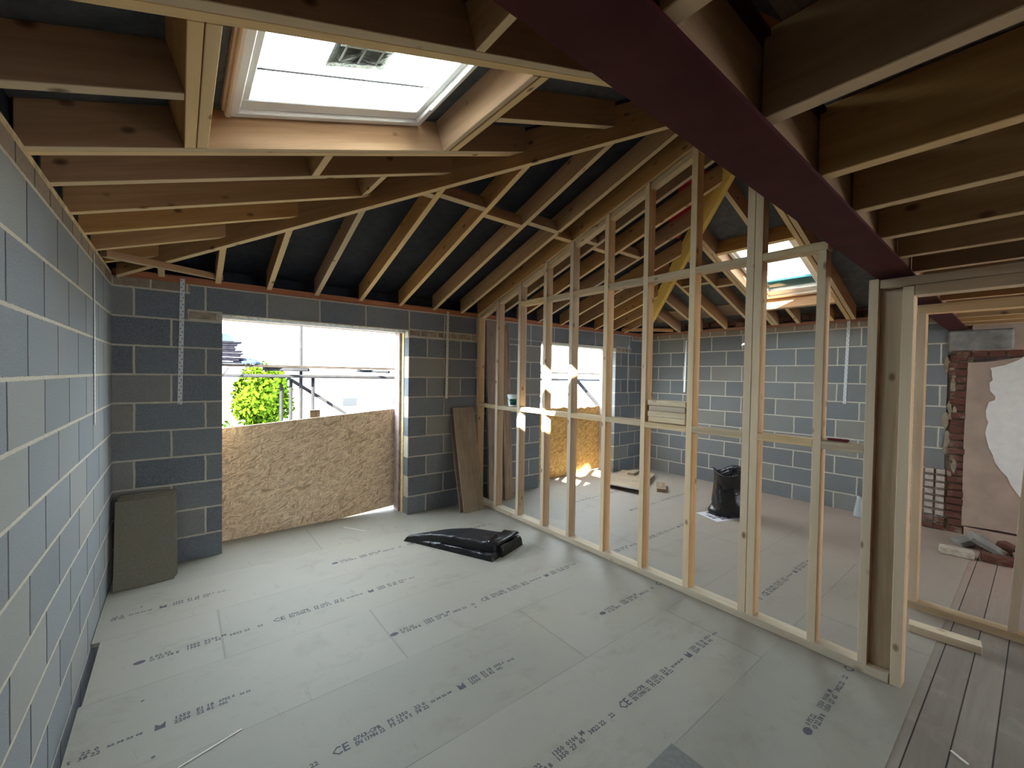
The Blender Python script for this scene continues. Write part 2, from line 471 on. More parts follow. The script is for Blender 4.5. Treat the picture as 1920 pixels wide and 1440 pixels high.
def timber(name, a, b, wd, dp, mat, upv=(0, 0, 1), cutA=None, cutB=None, parent=None, bev=0.002, rot90=False):
    """a straight length of timber: a, b = ends of the centre line of its bottom face; cut = (point, normal)"""
    a, b = Vector(a), Vector(b)
    X = (b - a).normalized()
    Z = Vector(upv); Z = (Z - Z.dot(X) * X).normalized()
    Y = Z.cross(X)
    base = a
    Rm = Matrix((X, Y, Z)).transposed().to_4x4(); Rm.translation = base
    inv = Rm.inverted()
    bm = bmesh.new()
    vv = []
    for end, cut in ((a, cutA), (b, cutB)):
        for yy, zz in ((-wd / 2, 0), (wd / 2, 0), (wd / 2, dp), (-wd / 2, dp)):
            p = end + Y * yy + Z * zz
            if cut:
                q, n = Vector(cut[0]), Vector(cut[1])
                p = p + X * ((q - p).dot(n) / X.dot(n))
            vv.append(bm.verts.new(inv @ p))
    A, B = vv[:4], vv[4:]
    bm.faces.new(A); bm.faces.new(B[::-1])
    for i in range(4):
        j = (i + 1) % 4
        bm.faces.new((A[i], B[i], B[j], A[j]))
    bmesh.ops.recalc_face_normals(bm, faces=bm.faces)
    if bev:
        bmesh.ops.bevel(bm, geom=list(bm.edges), offset=bev, segments=1, affect='EDGES')
    o = link(name, bm, mat)
    if parent:
        o.parent = parent
        o.matrix_parent_inverse = Matrix.Identity(4)
        o.matrix_basis = parent.matrix_basis.inverted() @ Rm
    else:
        o.matrix_basis = Rm
    return o

def post(name, x0, x1, y0, y1, z0, z1, mat, parent=None, topslope=None):
    """an upright of rectangular section, grain running up it"""
    cut = None
    if topslope:
        cut = topslope
    return timber(name, ((x0 + x1) / 2, (y0 + y1) / 2, z0), ((x0 + x1) / 2, (y0 + y1) / 2, z1) if True else None,
                  1, 1, mat) if False else _post(name, x0, x1, y0, y1, z0, z1, mat, parent, cut)
def _post(name, x0, x1, y0, y1, z0, z1, mat, parent, cut):
    # bottom face of the "beam" = its -X side
    return timber(name, (x0, (y0 + y1) / 2, z0), (x0, (y0 + y1) / 2, z1), y1 - y0, x1 - x0, mat, upv=(1, 0, 0), cutB=cut, parent=parent)

def tube(name, a, b, r, mat, parent=None, seg=12, hollow=False):
    a, b = Vector(a), Vector(b)
    L = (b - a).length
    bm = bmesh.new()
    bmesh.ops.create_cone(bm, cap_ends=not hollow, segments=seg, radius1=r, radius2=r, depth=L)
    if hollow:
        bmesh.ops.solidify(bm, geom=list(bm.faces), thickness=r * 0.2)
    o = link(name, bm, mat, smooth=False)
    for p in o.data.polygons:
        p.use_smooth = len(p.vertices) == 4
    q = (b - a).to_track_quat('Z', 'Y')
    o.rotation_mode = 'QUATERNION'
    o.rotation_quaternion = q
    o.location = (a + b) / 2
    if parent:
        o.parent = parent
    return o

ORD = ['first', 'second', 'third', 'fourth', 'fifth', 'sixth', 'seventh', 'eighth', 'ninth', 'tenth', 'eleventh', 'twelfth', 'thirteenth', 'fourteenth']

# ------------------------------------------------------------ floor and walls
bm = bmesh.new()
pts = [(0.055, 0.36), (6.794, 0.335), (6.794, D), (6.08, D), (6.08, 4.684), (4.40, 4.684), (4.40, D), (2.405, D), (2.405, 4.684),
       (0.69, 4.684), (0.69, D), (0.004, D), (0.004, 3.35), (0.042, 3.345), (0.044, 2.755), (0.032, 2.750), (0.036, 2.14), (0.046, 1.53)]
lo = [bm.verts.new((x, y, -0.022)) for x, y in pts]
hi = [bm.verts.new((x, y, 0.0)) for x, y in pts]
bm.faces.new(hi); bm.faces.new(lo[::-1])
for i in range(len(pts)):
    j = (i + 1) % len(pts)
    bm.faces.new((lo[i], lo[j], hi[j], hi[i]))
bmesh.ops.recalc_face_normals(bm, faces=bm.faces)
bmesh.ops.triangulate(bm, faces=[f for f in bm.faces if len(f.verts) > 4])
FLOOR = struct(link('floor', bm, M_FLOOR), 'grey-green chipboard floor with printed lettering lines', 'floor')
bm = bmesh.new()
box_bm(-0.1, 7.2, -3.6, 0.352, -0.03, -0.003, bm)
struct(link('floor', bm, M_PLANK), 'old worn wooden floorboards running past the doorway at right', 'floor')

bm = box_bm(-0.1, 7.2, 0.34, 4.58, -0.34, -0.30)  # black slab added below the floor to stop light leaking up the gap
struct(link('floor', bm, M_SLAB), 'black slab added under the chipboard to keep the floor gap dark', 'floor')

def wall(name, boxes, mat, label, mats=None):
    bm = bmesh.new()
    for b in boxes:
        box_bm(*b[:6], bm, mi=(b[6] if len(b) > 6 else 0))
    return struct(link(name, bm, mat, mats=mats), label, 'wall')

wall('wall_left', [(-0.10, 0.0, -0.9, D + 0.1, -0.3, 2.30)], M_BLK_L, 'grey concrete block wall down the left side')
wall('wall_back', [(0.0, 0.47, D, D + 0.115, -0.1, 2.30, 1), (0.47, 0.69, D, D + 0.115, -0.1, 2.30), (0.69, 2.405, D, D + 0.115, 2.07, 2.30),
                   (2.405, 4.40, D, D + 0.115, -0.1, 2.30), (4.40, 6.08, D, D + 0.115, 2.07, 2.30), (6.08, 6.50, D, D + 0.115, -0.1, 2.30), (6.50, 6.9, D, D + 0.115, -0.1, 2.30, 1)],
     M_BLK_B, 'dark concrete block wall with the two boarded openings', mats=[M_BLK_B, M_BLK_BC])
# mortar and cut-brick strips at the lintel ends
for i, (x0, x1) in enumerate(((0.455, 0.69), (2.405, 3.30), (6.09, 6.49))):
    bm = bmesh.new()
    x = x0
    box_bm(x0, x1, D - 0.004, D + 0.02, 2.004, 2.092, bm, mi=0)
    k = 0
    while x < x1 - 0.05:
        L = min(rnd.choice((0.09, 0.14, 0.2, 0.21)), x1 - x)
        box_bm(x + 0.006, x + L - 0.006, D - 0.007, D, 2.014, 2.078, bm, bev=0.003, mi=1)
        x += L
    struct(link('trim_%d' % (i + 1), bm, M_MORT, mats=[M_MORT, M_CUTB]), 'strip of cut bricks bedded in mortar at a lintel end', 'trim')
wall('wall_outer', [(-0.2, 0.66, 4.547, 4.68, -2.7, 2.6), (0.66, 2.37, 4.547, 4.68, 2.05, 2.6), (2.37, 4.43, 4.547, 4.68, -2.7, 2.6), (4.43, 6.05, 4.547, 4.68, 2.05, 2.6),
                    (6.05, 6.95, 4.547, 4.68, -2.7, 2.6), (0.66, 2.37, 4.60, 4.68, -2.7, -0.06), (4.43, 6.05, 4.60, 4.68, -2.7, -0.06)], M_OBRICK, 'outer brick leaf seen in the window reveals')
bm = bmesh.new()
for x in (2.405, 6.08):
    box_bm(x - 0.008, x + 0.05, D + 0.115, 4.546, 0.0, 2.07, bm)
for x in (0.69, 4.40):
    box_bm(x - 0.05, x + 0.008, D + 0.115, 4.546, 0.0, 2.07, bm)
struct(link('trim_4', bm, M_INSUL), 'yellow insulation strip closing the cavity in the reveals', 'trim')
bm = bmesh.new()
for x0, x1 in ((0.69, 2.405), (4.40, 6.08)):
    box_bm(x0, x1, D + 0.115, 4.547, 2.05, 2.07, bm)
struct(link('trim_5', bm, M_GALV), 'steel lintel soffit over an opening', 'trim')

wall('wall_right', [(W2, W2 + 0.1, 0.598, D + 0.1, -0.3, 2.30)], M_BLK_R, 'block wall with straps at the far right')
# brick edge of the old house: rows of broken bricks
bm = bmesh.new()
box_bm(W2 + 0.02, W2 + 0.12, 0.42, 0.60, -0.02, 2.16, bm, mi=1)
z = 0.0
while z < 1.84:
    d0, d1 = rnd.uniform(-0.012, 0.022), rnd.uniform(-0.02, 0.02)
    box_bm(W2 - 0.012 + d0 * 0.6, W2 + 0.06, 0.452, 0.575 + d1, z + 0.006, z + 0.069, bm, bev=0.006)
    z += 0.075
z = 0.0
for k in range(9):
    for y0, y1 in ((0.583, 0.66), (0.667, 0.745)):
        box_bm(W2 - 0.016, W2 + 0.03, y0, y1, z + 0.005, z + 0.067, bm, bev=0.006, mi=2 if k > 1 else 0)
    z += 0.074
for k in range(16):
    zc = rnd.uniform(0.5, 1.98); yc = 0.588 + rnd.uniform(-0.035, 0.02) - (0.05 if k % 4 == 0 else 0)
    m = Matrix.Translation((W2 - 0.004, yc, zc)) @ Matrix.Diagonal((0.007, rnd.uniform(0.012, 0.028), rnd.uniform(0.03, 0.11), 1))
    rr_ = bmesh.ops.create_icosphere(bm, subdivisions=2, radius=1.0, matrix=m)
    for v_ in rr_['verts']:
        n_ = mnoise.noise(v_.co * 22) * 0.014
        v_.co.y += n_; v_.co.z += n_ * 1.6
        for f_ in v_.link_faces: f_.material_index = 1
struct(link('wall_brick', bm, M_BRK, mats=[M_BRK, M_MORTD, M_BRKP]), 'broken red brick edge of the old house wall', 'wall')
bm = bmesh.new()
pl = [(0.456, 0.10), (0.462, 1.0), (0.452, 1.79), (0.30, 1.80), (0.05, 1.85), (-0.6, 1.9), (-1.6, 1.9), (-1.6, 0.12), (0.2, 0.115)]
f = bm.faces.new([bm.verts.new((W2 - 0.012, y, z)) for y, z in pl])
r = bmesh.ops.extrude_face_region(bm, geom=[f])
bmesh.ops.translate(bm, verts=[v for v in r['geom'] if isinstance(v, bmesh.types.BMVert)], vec=(0.10, 0, 0))
box_bm(W2 - 0.01, W2 + 0.1, -1.6, 0.44, -0.02, 0.09, bm)
box_bm(W2 + 0.0, W2 + 0.1, -3.6, 0.43, 1.88, 2.4, bm)
bmesh.ops.recalc_face_normals(bm, faces=bm.faces)
WP = struct(link('wall_plaster', bm, M_PLASTER), 'pink-brown bare plaster wall of the old house', 'wall')
bm = bmesh.new()
edge = [(0.30, 1.735), (0.284, 1.70), (0.292, 1.66), (0.276, 1.62), (0.298, 1.585), (0.300, 1.50), (0.252, 1.455), (0.262, 1.42), (0.302, 1.385), (0.312, 1.30),
        (0.318, 1.24), (0.296, 1.19), (0.304, 1.13), (0.322, 1.08), (0.300, 1.02), (0.288, 0.93), (0.266, 0.86), (0.24, 0.80), (0.205, 0.72), (0.165, 0.66), (0.13, 0.58), (0.09, 0.50), (0.05, 0.45)]
poly = edge + [(-1.5, 0.45), (-1.5, 1.87), (0.02, 1.87), (0.09, 1.84), (0.13, 1.80), (0.2, 1.765)]
poly = [(y + 0.006 * math.sin(i * 2.3), z + 0.008 * math.sin(i * 1.7)) for i, (y, z) in enumerate(poly)]
f = bm.faces.new([bm.verts.new((W2 - 0.018, y, z)) for y, z in poly])
r = bmesh.ops.extrude_face_region(bm, geom=[f])
bmesh.ops.translate(bm, verts=[v for v in r['geom'] if isinstance(v, bmesh.types.BMVert)], vec=(0.008, 0, 0))
bmesh.ops.recalc_face_normals(bm, faces=bm.faces)
WPP = link('white_paint_patch', bm, M_WHITEP, WP); WPP['label'] = 'ragged area of old white paint on plaster'
tag(link('concrete_padstone', box_bm(W2 - 0.02, W2 + 0.1, 0.15, 0.60, 1.92, 2.128, bev=0.015), M_CONC), 'rough concrete padstone carrying the end of the red steel beam', 'padstone')
# old brickwork under the padstone
bm = bmesh.new()
for k in range(4):
    box_bm(W2 - 0.01, W2 - 0.001, 0.09 + k * 0.115, 0.195 + k * 0.115, 1.845, 1.912, bm, bev=0.006)
struct(link('wall_brick', bm, M_BRK), 'single course of old bricks under the padstone', 'wall')
# rest of the old house, behind the viewer
wall('wall_outer', [(W2 + 0.13, W2 + 0.2, -3.6, D + 0.1, -0.3, 2.5)], M_OBRICK, 'added backing wall that stops sky light behind the right wall')  # unseen backing, added where sky leaked past the brick edge and plaster
wall('wall_rear', [(-0.1, 3.7, -3.7, -3.6, -0.1, 2.6), (5.6, 7.2, -3.7, -3.6, -0.1, 2.6), (3.7, 5.6, -3.7, -3.6, -0.1, 0.9), (3.7, 5.6, -3.7, -3.6, 2.05, 2.6)], M_PLASTER, 'far wall of the old house behind the viewer')
wall('wall_side', [(-0.2, -0.1, -3.6, -0.9, -0.1, 2.6)], M_PLASTER, 'old house side wall behind the viewer')
wall('wall_gable', [(-0.4, 7.2, 0.18, 0.28, 2.36, 3.9)], M_BRK, 'old house wall above the beam')

# ------------------------------------------------------------ roof: decks, plates
SL = 1 / 3.0
NL = Vector((-SL, 0, 1)).normalized(); NB = Vector((0, SL, 1)).normalized(); NR = Vector((SL, 0, 1)).normalized()
def deck(name, polys, fz, mat, label):
    bm = bmesh.new()
    for p in polys:
        v0 = [bm.verts.new((x, y, fz(x, y))) for x, y in p]
        v1 = [bm.verts.new((x, y, fz(x, y) + 0.03)) for x, y in p]
        bm.faces.new(v0); bm.faces.new(v1[::-1])
        for i in range(len(p)):
            j = (i + 1) % len(p)
            bm.faces.new((v0[i], v0[j], v1[j], v1[i]))
    bmesh.ops.recalc_face_normals(bm, faces=bm.faces)
    return struct(link(name, bm, mat), label, 'ceiling')
zl = lambda x, y: 2.50 + SL * x
zb = lambda x, y: 2.50 + SL * (D - y)
zr = lambda x, y: 2.50 + SL * (W2 - x)
xr, ya = 3.397, 0.978
H1 = (0.535, 1.43, 1.385, 2.145)
H2 = (5.06, 6.34, 1.49, 2.20)
hipx = lambda y: D - y
deck('ceiling', [[(-0.35, -0.9), (xr, -0.9), (xr, ya), (hipx(H1[2]), H1[2]), (-0.35, H1[2])],
                 [(-0.35, H1[2]), (H1[0], H1[2]), (H1[0], H1[3]), (-0.35, H1[3])],
                 [(H1[1], H1[2]), (hipx(H1[2]), H1[2]), (hipx(H1[3]), H1[3]), (H1[1], H1[3])],
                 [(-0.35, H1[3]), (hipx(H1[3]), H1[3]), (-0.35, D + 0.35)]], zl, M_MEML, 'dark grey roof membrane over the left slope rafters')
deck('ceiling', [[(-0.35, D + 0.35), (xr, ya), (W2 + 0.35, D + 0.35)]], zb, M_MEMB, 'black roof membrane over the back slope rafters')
hx2 = lambda y: W2 - (D - y)
deck('ceiling', [[(W2 + 0.35, -0.9), (W2 + 0.35, H2[2]), (hx2(H2[2]), H2[2]), (xr, ya), (xr, -0.9)],
                 [(hx2(H2[2]), H2[2]), (H2[0], H2[2]), (H2[0], H2[3]), (hx2(H2[3]), H2[3])],
                 [(H2[1], H2[2]), (W2 + 0.35, H2[2]), (W2 + 0.35, H2[3]), (H2[1], H2[3])],
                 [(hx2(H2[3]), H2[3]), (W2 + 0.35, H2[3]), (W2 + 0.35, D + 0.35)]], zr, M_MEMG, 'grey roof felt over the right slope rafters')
bm = bmesh.new()
box_bm(-0.4, 7.2, -3.7, 0.36, 2.355, 2.375, bm)
struct(link('ceiling', bm, M_OLD), 'dark old boarding above the ceiling joists', 'ceiling')
# eaves boards close the gap between wall head and membrane
bm = bmesh.new()
box_bm(-0.10, -0.04, -0.9, D + 0.4, 2.30, 2.50, bm)
box_bm(-0.1, W2 + 0.1, D + 0.09, D + 0.3, 2.30, 2.46, bm)
struct(link('trim_6', bm, M_MEMB), 'dark eaves closure behind the rafter feet', 'trim')

bm = bmesh.new()
z = 2.31
for k in range(3):
    y = -0.9 + 0.11 * (k % 2)
    while y < D:
        box_bm(W2 + 0.085 + rnd.uniform(-.012, .012), W2 + 0.15, y, y + 0.212, z, z + 0.066, bm, bev=0.005)
        y += 0.222
    z += 0.074
box_bm(W2 + 0.11, W2 + 0.16, -0.9, D + 0.1, 2.29, 2.55, bm, mi=1)
struct(link('wall_brick', bm, M_BRK, mats=[M_BRK, M_MORT]), 'old brickwork behind the rafter feet on the right wall', 'wall')
PG = 'wall plates'
tag(timber('wall_plate', (-0.045, -0.5, 2.302), (-0.045, D + 0.03, 2.302), 0.086, 0.030, M_PLATE_M), 'yellowish plate bedded in mortar along the top of the left block wall', 'wall plate', PG)
tag(timber('wall_plate', (0.002, D + 0.045, 2.302), (W2, D + 0.045, 2.302), 0.09, 0.055, M_PLATE), 'reddish timber plate along the top of the dark window wall', 'wall plate', PG)
tag(timber('wall_plate', (W2 + 0.045, 0.62, 2.302), (W2 + 0.045, D + 0.0, 2.302), 0.09, 0.045, M_PLATE), 'reddish timber plate along the top of the right block wall', 'wall plate', PG)

# cut planes at the hips
r2_ = math.sqrt(0.5)
HS = 0.12
HL_left = ((0, D - 0.033, 0), (r2_, r2_, 0)); HL_back = ((0, D + 0.033, 0), (r2_, r2_, 0))
HR_back = ((W2 - HS, D + 0.033, 0), (-r2_, r2_, 0)); HR_right = ((W2 - HS, D - 0.033, 0), (-r2_, r2_, 0))
ZI = 2.335
def L_raft(y, x0, x1, label, cutA=None, hip=True, wd=0.045):
    o = timber('rafter', (x0, y, ZI + SL * x0), (x1, y, ZI + SL * x1), wd, 0.156, M_RAFT, NL,
               cutA or ((x0, 0, 0), (1, 0, 0)), HL_left if hip else ((x1, 0, 0), (1, 0, 0)))
    return tag(o, label, 'rafter', 'rafters of the left roof slope')
left = [(4.08, 'short stub rafter of the left slope, the last one before the back corner'),
        (3.70, 'left slope rafter next to the corner stub, ending low on the hip'),
        (3.303, 'left slope rafter third from the back corner'),
        (2.92, 'left slope rafter fourth from the back corner, behind the second noggin'),
        (2.518, 'left slope rafter just beyond the doubled rafter under the big roof window')]
for y, lab in left:
    L_raft(y, -0.03, 3, lab)
L_raft(2.2055, -0.03, 3, 'far member of the doubled rafter along the lower edge of the big roof window', wd=0.037)
L_raft(2.1675, -0.03, 3, 'near member of the doubled rafter below the big roof window, its face sunlit', wd=0.037)
L_raft(1.346, -0.03, 3, 'far member of the doubled rafter crossing above the big roof window', wd=0.040)
L_raft(1.305, -0.03, 3, 'near member of the doubled rafter crossing above the big roof window', wd=0.040)
L_raft(1.75, -0.03, 0.418, 'short rafter from the left wall to the left trimmer of the big roof window', hip=False)
L_raft(1.76, 1.684, 3, 'rafter from the right trimmer of the big roof window to the hip')
L_raft(0.90, -0.03, 3.37, 'left slope rafter over the red steel beam, at the top edge of the photo', hip=False)
L_raft(0.52, -0.03, 3.37, 'left slope rafter right above the red steel beam', hip=False)
def trimL(x, y0, y1, label, wd=0.0385):
    z = ZI + SL * x
    return tag(timber('trimmer', (x, y0, z), (x, y1, z), wd, 0.156, M_RAFT, NL), label, 'trimmer', 'trimmers round the roof windows')
trimL(0.4395, 1.368, 2.147, 'outer left trimmer of the big roof window, paired and pale underneath')
trimL(0.479, 1.368, 2.147, 'inner left trimmer of the big roof window with a bright sunlit edge')
trimL(1.603, 1.368, 2.147, 'inner right trimmer of the big roof window, face glowing orange')
trimL(1.656, 1.368, 2.147, 'outer right trimmer of the big roof window, away from the glass', 0.05)
def nogL(x, y0, y1, label):
    z = ZI + SL * x
    return tag(timber('noggin', (x, y0, z), (x, y1, z), 0.042, 0.150, M_RAFT, NL), label, 'noggin', 'noggins between rafters')
nogL(0.99, 2.2245, 2.4945, 'short noggin behind the doubled rafter below the big roof window')
nogL(1.395, 2.541, 2.897, 'short noggin one bay further back, close to the hip rafter')
nogL(1.258, 0.923, 1.284, 'short noggin at the top of the photo, left of the red beam')

# hips
HIPN = Vector((0, 0, 1))
tag(timber('hip_rafter', (0, D, 2.278), (3.33, D - 3.33, 2.278 + 0.3195 * 3.33), 0.045, 0.215, M_RAFT, HIPN, cutA=((0.03, 0, 0), (1, 0, 0)), cutB=((xr, 0, 0), (1, 0, 0))),
    'long hip rafter rising from the back left corner to the red beam', 'hip rafter', 'hip rafters')
tag(timber('hip_rafter', (W2 - HS - 0.5, D - 0.5, 2.071 + 0.398 * 0.5), (W2 - HS - 3.2, D - 3.2, 2.071 + 0.398 * 3.2), 0.045, 0.25, M_YEL, HIPN, cutA=((W2 - HS - 0.5, 0, 0), (1, 0, 0)), cutB=((xr + 0.05, 0, 0), (1, 0, 0))),
    'bright yellow hip board rising from the far right corner behind the studs', 'hip rafter', 'hip rafters')

# back slope rafters
def B_raft(x, label, wd=0.042, hipL=True, dp=0.156, stop=None):
    y1 = D
    cutB = HL_back if hipL else HR_back
    if stop:
        cutB = ((0, stop, 0), (0, 1, 0))
    o = timber('rafter', (x, y1, 2.33 + SL * (D - y1)), (x, D - 1, 2.33 + SL), wd, dp, M_RAFT, NB, ((0, D - 0.001, 0), (0, 1, 0)), cutB)
    return tag(o, label, 'rafter', 'rafters of the back roof slope')
bx = [0.29, 0.66, 1.04, 1.443, 1.867, 2.298, 2.708, 3.083]
for i, x in enumerate(bx):
    B_raft(x, '%s back slope rafter counting from the left corner, %s' % (ORD[i], ['a stub behind the corner brace', 'above the left window jamb', 'above the window', 'above the middle of the window',
           'above the right part of the window', 'above the right window jamb', 'above the hanging strap', 'left of the stud partition'][i]))
B_raft(3.330, 'back slope rafter directly on top of the stud partition', stop=1.05)
B_raft(3.62, 'first back slope rafter right of the stud partition', hipL=False)
ax = [3.96, 4.33, 4.775, 5.145, 5.545, 5.945, 6.3]
for i, x in enumerate(ax):
    B_raft(x, '%s back slope rafter right of the stud partition, %s' % (ORD[i + 1], ['seen between the tall studs', 'over the second opening', 'over the middle of the second opening', 'over the right of the second opening',
           'dying into the yellow hip board', 'near the far right corner', 'a stub by the far right corner'][i]), hipL=False)
allx = bx[4:] + [3.330, 3.62] + ax[:2]
ny = D - 1.62
for i in range(len(allx) - 1):
    x0, x1 = allx[i] + 0.022, allx[i + 1] - 0.022
    z = 2.33 + SL * 1.62
    yy = ny + (0.03 if i % 2 else -0.03)
    z = 2.33 + SL * (D - yy)
    tag(timber('noggin', (x0, yy, z), (x1, yy, z), 0.045, 0.10, M_RAFT, NB), '%s noggin from the left in the row across the back slope rafters' % ORD[i], 'noggin', 'noggin row across the back slope')
tag(timber('noggin', (1.648, ny, 2.33 + SL * 1.62), (1.845, ny, 2.33 + SL * 1.62), 0.045, 0.1, M_RAFT, NB, cutA=HL_back), 'end noggin of the back slope row, against the hip rafter', 'noggin', 'noggin row across the back slope')
# red membrane strip beside the yellow hip
bm = bmesh.new()
q = [(3.62, 1.80), (4.45, 2.50), (4.72, 2.50), (4.02, 1.80)]
q2 = [(4.88, 2.83), (5.32, 3.25), (5.48, 3.25), (5.06, 2.83)]
bm.free()
for qq, lab in ((q, 'bright red plastic strip between rafters high beside the yellow hip board'), (q2, 'lower red plastic strip between rafters behind the yellow hip board')):
    bm = bmesh.new()
    a = [bm.verts.new((x, y, zb(x, y) - 0.006)) for x, y in qq]
    b = [bm.verts.new((x, y, zb(x, y) - 0.001)) for x, y in qq]
    bm.faces.new(a); bm.faces.new(b[::-1])
    for i in range(4):
        j = (i + 1) % 4
        bm.faces.new((a[i], a[j], b[j], b[i]))
    bmesh.ops.recalc_face_normals(bm, faces=bm.faces)
    tag(link('red_plastic_strip', bm, M_REDM), lab, 'plastic strip', 'red strips behind the back slope rafters')

# right slope
def R_raft(y, x0, x1, label, wd=0.042, hip=True, grp='rafters of the right roof slope'):
    zf = lambda x: 2.33 + SL * (W2 - x)
    o = timber('rafter', (x0, y, zf(x0)), (x1, y, zf(x1)), wd, 0.156, M_RAFT, NR, ((x0, 0, 0), (1, 0, 0)), HR_right if hip else ((x1, 0, 0), (1, 0, 0)))
    return tag(o, label, 'rafter', grp)
R_raft(3.655, W2 - 0.001, 6, 'right slope rafter nearest the far corner, low beside the yellow board')
R_raft(3.29, W2 - 0.001, 6, 'second right slope rafter from the far corner')
R_raft(2.915, W2 - 0.001, 6, 'third right slope rafter from the far corner, behind the tall studs')
R_raft(2.525, W2 - 0.001, 6, 'fourth right slope rafter from the far corner, behind the doubled stud')
R_raft(2.279, W2 - 0.001, 6, 'far member of the doubled rafter left of the small roof window')
R_raft(2.232, W2 - 0.001, 6, 'near member of the doubled rafter left of the small roof window')
R_raft(1.74, 4.96, 4.0, 'short rafter from above the small roof window up to the yellow hip', hip=True)
R_raft(1.453, W2 - 0.001, 3.9, 'far member of the doubled rafter right of the small roof window', hip=True)
R_raft(1.402, W2 - 0.001, 3.9, 'near member of the doubled rafter right of the small roof window', hip=True)
R_raft(1.02, W2 - 0.001, 3.6, 'right slope rafter close behind the red beam', hip=False)
R_raft(0.66, W2 - 0.001, 3.6, 'right slope rafter hidden mostly by the red beam', hip=False)
R_raft(1.98, W2 - 0.001, 6.362, 'short jack rafter under the sill of the small roof window, left one', hip=False)
R_raft(1.62, W2 - 0.001, 6.362, 'short jack rafter under the sill of the small roof window, right one', hip=False)
def trimR(x, y0, y1, label):
    z = 2.33 + SL * (W2 - x)
    return tag(timber('trimmer', (x, y0, z), (x, y1, z), 0.045, 0.156, M_RAFT, NR), label, 'trimmer', 'trimmers round the roof windows')
trimR(4.985, 1.478, 2.205, 'trimmer across the top of the small roof window')
trimR(6.338, 1.478, 2.205, 'trimmer under the sill of the small roof window')
for i, y in enumerate((2.10, 1.84)):
    pass
# noggins on right slope
for (x, y0, y1, lab) in ((5.5, 2.548, 2.892, 'noggin between right slope rafters, upper one behind the tall studs'), (5.62, 2.299, 2.502, 'noggin against the doubled rafter left of the small roof window')):
    z = 2.33 + SL * (W2 - x)
    tag(timber('noggin', (x, y0, z), (x, y1, z), 0.045, 0.1, M_RAFT, NR), lab, 'noggin', 'noggins between rafters')
# old boards at the foot of the right slope and loose brick
for i, (y0, y1) in enumerate(((3.68, 3.98), (3.31, 3.63), (2.94, 3.26), (2.55, 2.89))):
    o = timber('roof_board', (6.55, y0, 2.484 + SL * (W2 - 6.55)), (6.55, y1, 2.484 + SL * (W2 - 6.55)), 0.34, 0.012, M_YEL if False else M_PLY, NR)
    tag(o, 'brown eaves board between right slope rafters, %s from the far corner' % ORD[i], 'board', 'eaves boards on the right slope')
tag(link('brick', box_bm(W2 + 0.0, W2 + 0.09, 2.66, 2.78, 2.35, 2.42, bev=0.006), M_BRK), 'loose brick on the plate between two right slope rafters', 'brick')

# corner braces
tag(timber('corner_brace', (0.02, 3.78, 2.312), (0.68, 4.37, 2.362), 0.05, 0.045, M_RAFT, (0, 0, 1)), 'diagonal timber brace across the back left corner under the hip', 'brace', 'corner braces')
tag(timber('corner_brace', (6.22, D - 0.005, 2.362), (6.77, 3.76, 2.352), 0.05, 0.045, M_RAFT, (0, 0, 1)), 'horizontal timber brace across the far right corner', 'brace', 'corner braces')

# ------------------------------------------------------------ steel beam and ceiling joists
BD = Vector((6.0, 0.094, 0)).normalized()
BA = Vector((-0.12, 0.426, 2.135))
def prof(bm, y0, y1, z0, z1, L=7.05):
    N = Vector((-BD.y, BD.x, 0))
    vs = []
    for s in (0, L):
        for yy, zz in ((y0, z0), (y1, z0), (y1, z1), (y0, z1)):
            vs.append(bm.verts.new(BA + BD * s + N * yy + Vector((0, 0, zz))))
    A, B = vs[:4], vs[4:]
    bm.faces.new(A[::-1]); bm.faces.new(B)
    for i in range(4):
        j = (i + 1) % 4
        bm.faces.new((A[i], A[j], B[j], B[i]))
bm = bmesh.new()
prof(bm, -0.072, 0.072, 0.0, 0.012); prof(bm, -0.072, 0.072, 0.196, 0.208); prof(bm, -0.005, 0.005, 0.012, 0.196)
bmesh.ops.recalc_face_normals(bm, faces=bm.faces)
BEAM = tag(link('steel_beam', bm, M_RED), 'dark red steel beam crossing overhead from top centre to the doorway', 'beam')
pk = timber('packer', tuple(BA + BD * 0.2 + Vector((0, -0.028, 0.013))), tuple(BA + BD * 6.9 + Vector((0, -0.028, 0.013))), 0.044, 0.18, M_JOIST, parent=BEAM)
pk['label'] = 'timber packer bolted in the side of the beam'
jx = [0.62, 1.02, 1.432, 1.836, 2.21, 2.627, 3.02, 3.42, 3.82, 4.22, 4.62, 5.02, 5.42, 5.82, 6.22, 6.6]
for i, x in enumerate(jx):
    yb = BA.y + x * BD.y / BD.x - 0.055
    z = 2.158 + 0.0 * i
    o = timber('ceiling_joist', (x, yb, z), (x, -3.58, z), 0.043, 0.19, M_JOIST)
    if i == 0: lab = 'ceiling joist nearest the left wall, running back over the viewer'
    elif x < 3.1: lab = '%s ceiling joist from the photo top, right of the red beam' % ORD[i - 1]
    else: lab = '%s ceiling joist beyond the doorway header' % ORD[min(i - 7, 13)]
    tag(o, lab, 'joist', 'ceiling joists hung on the red beam')

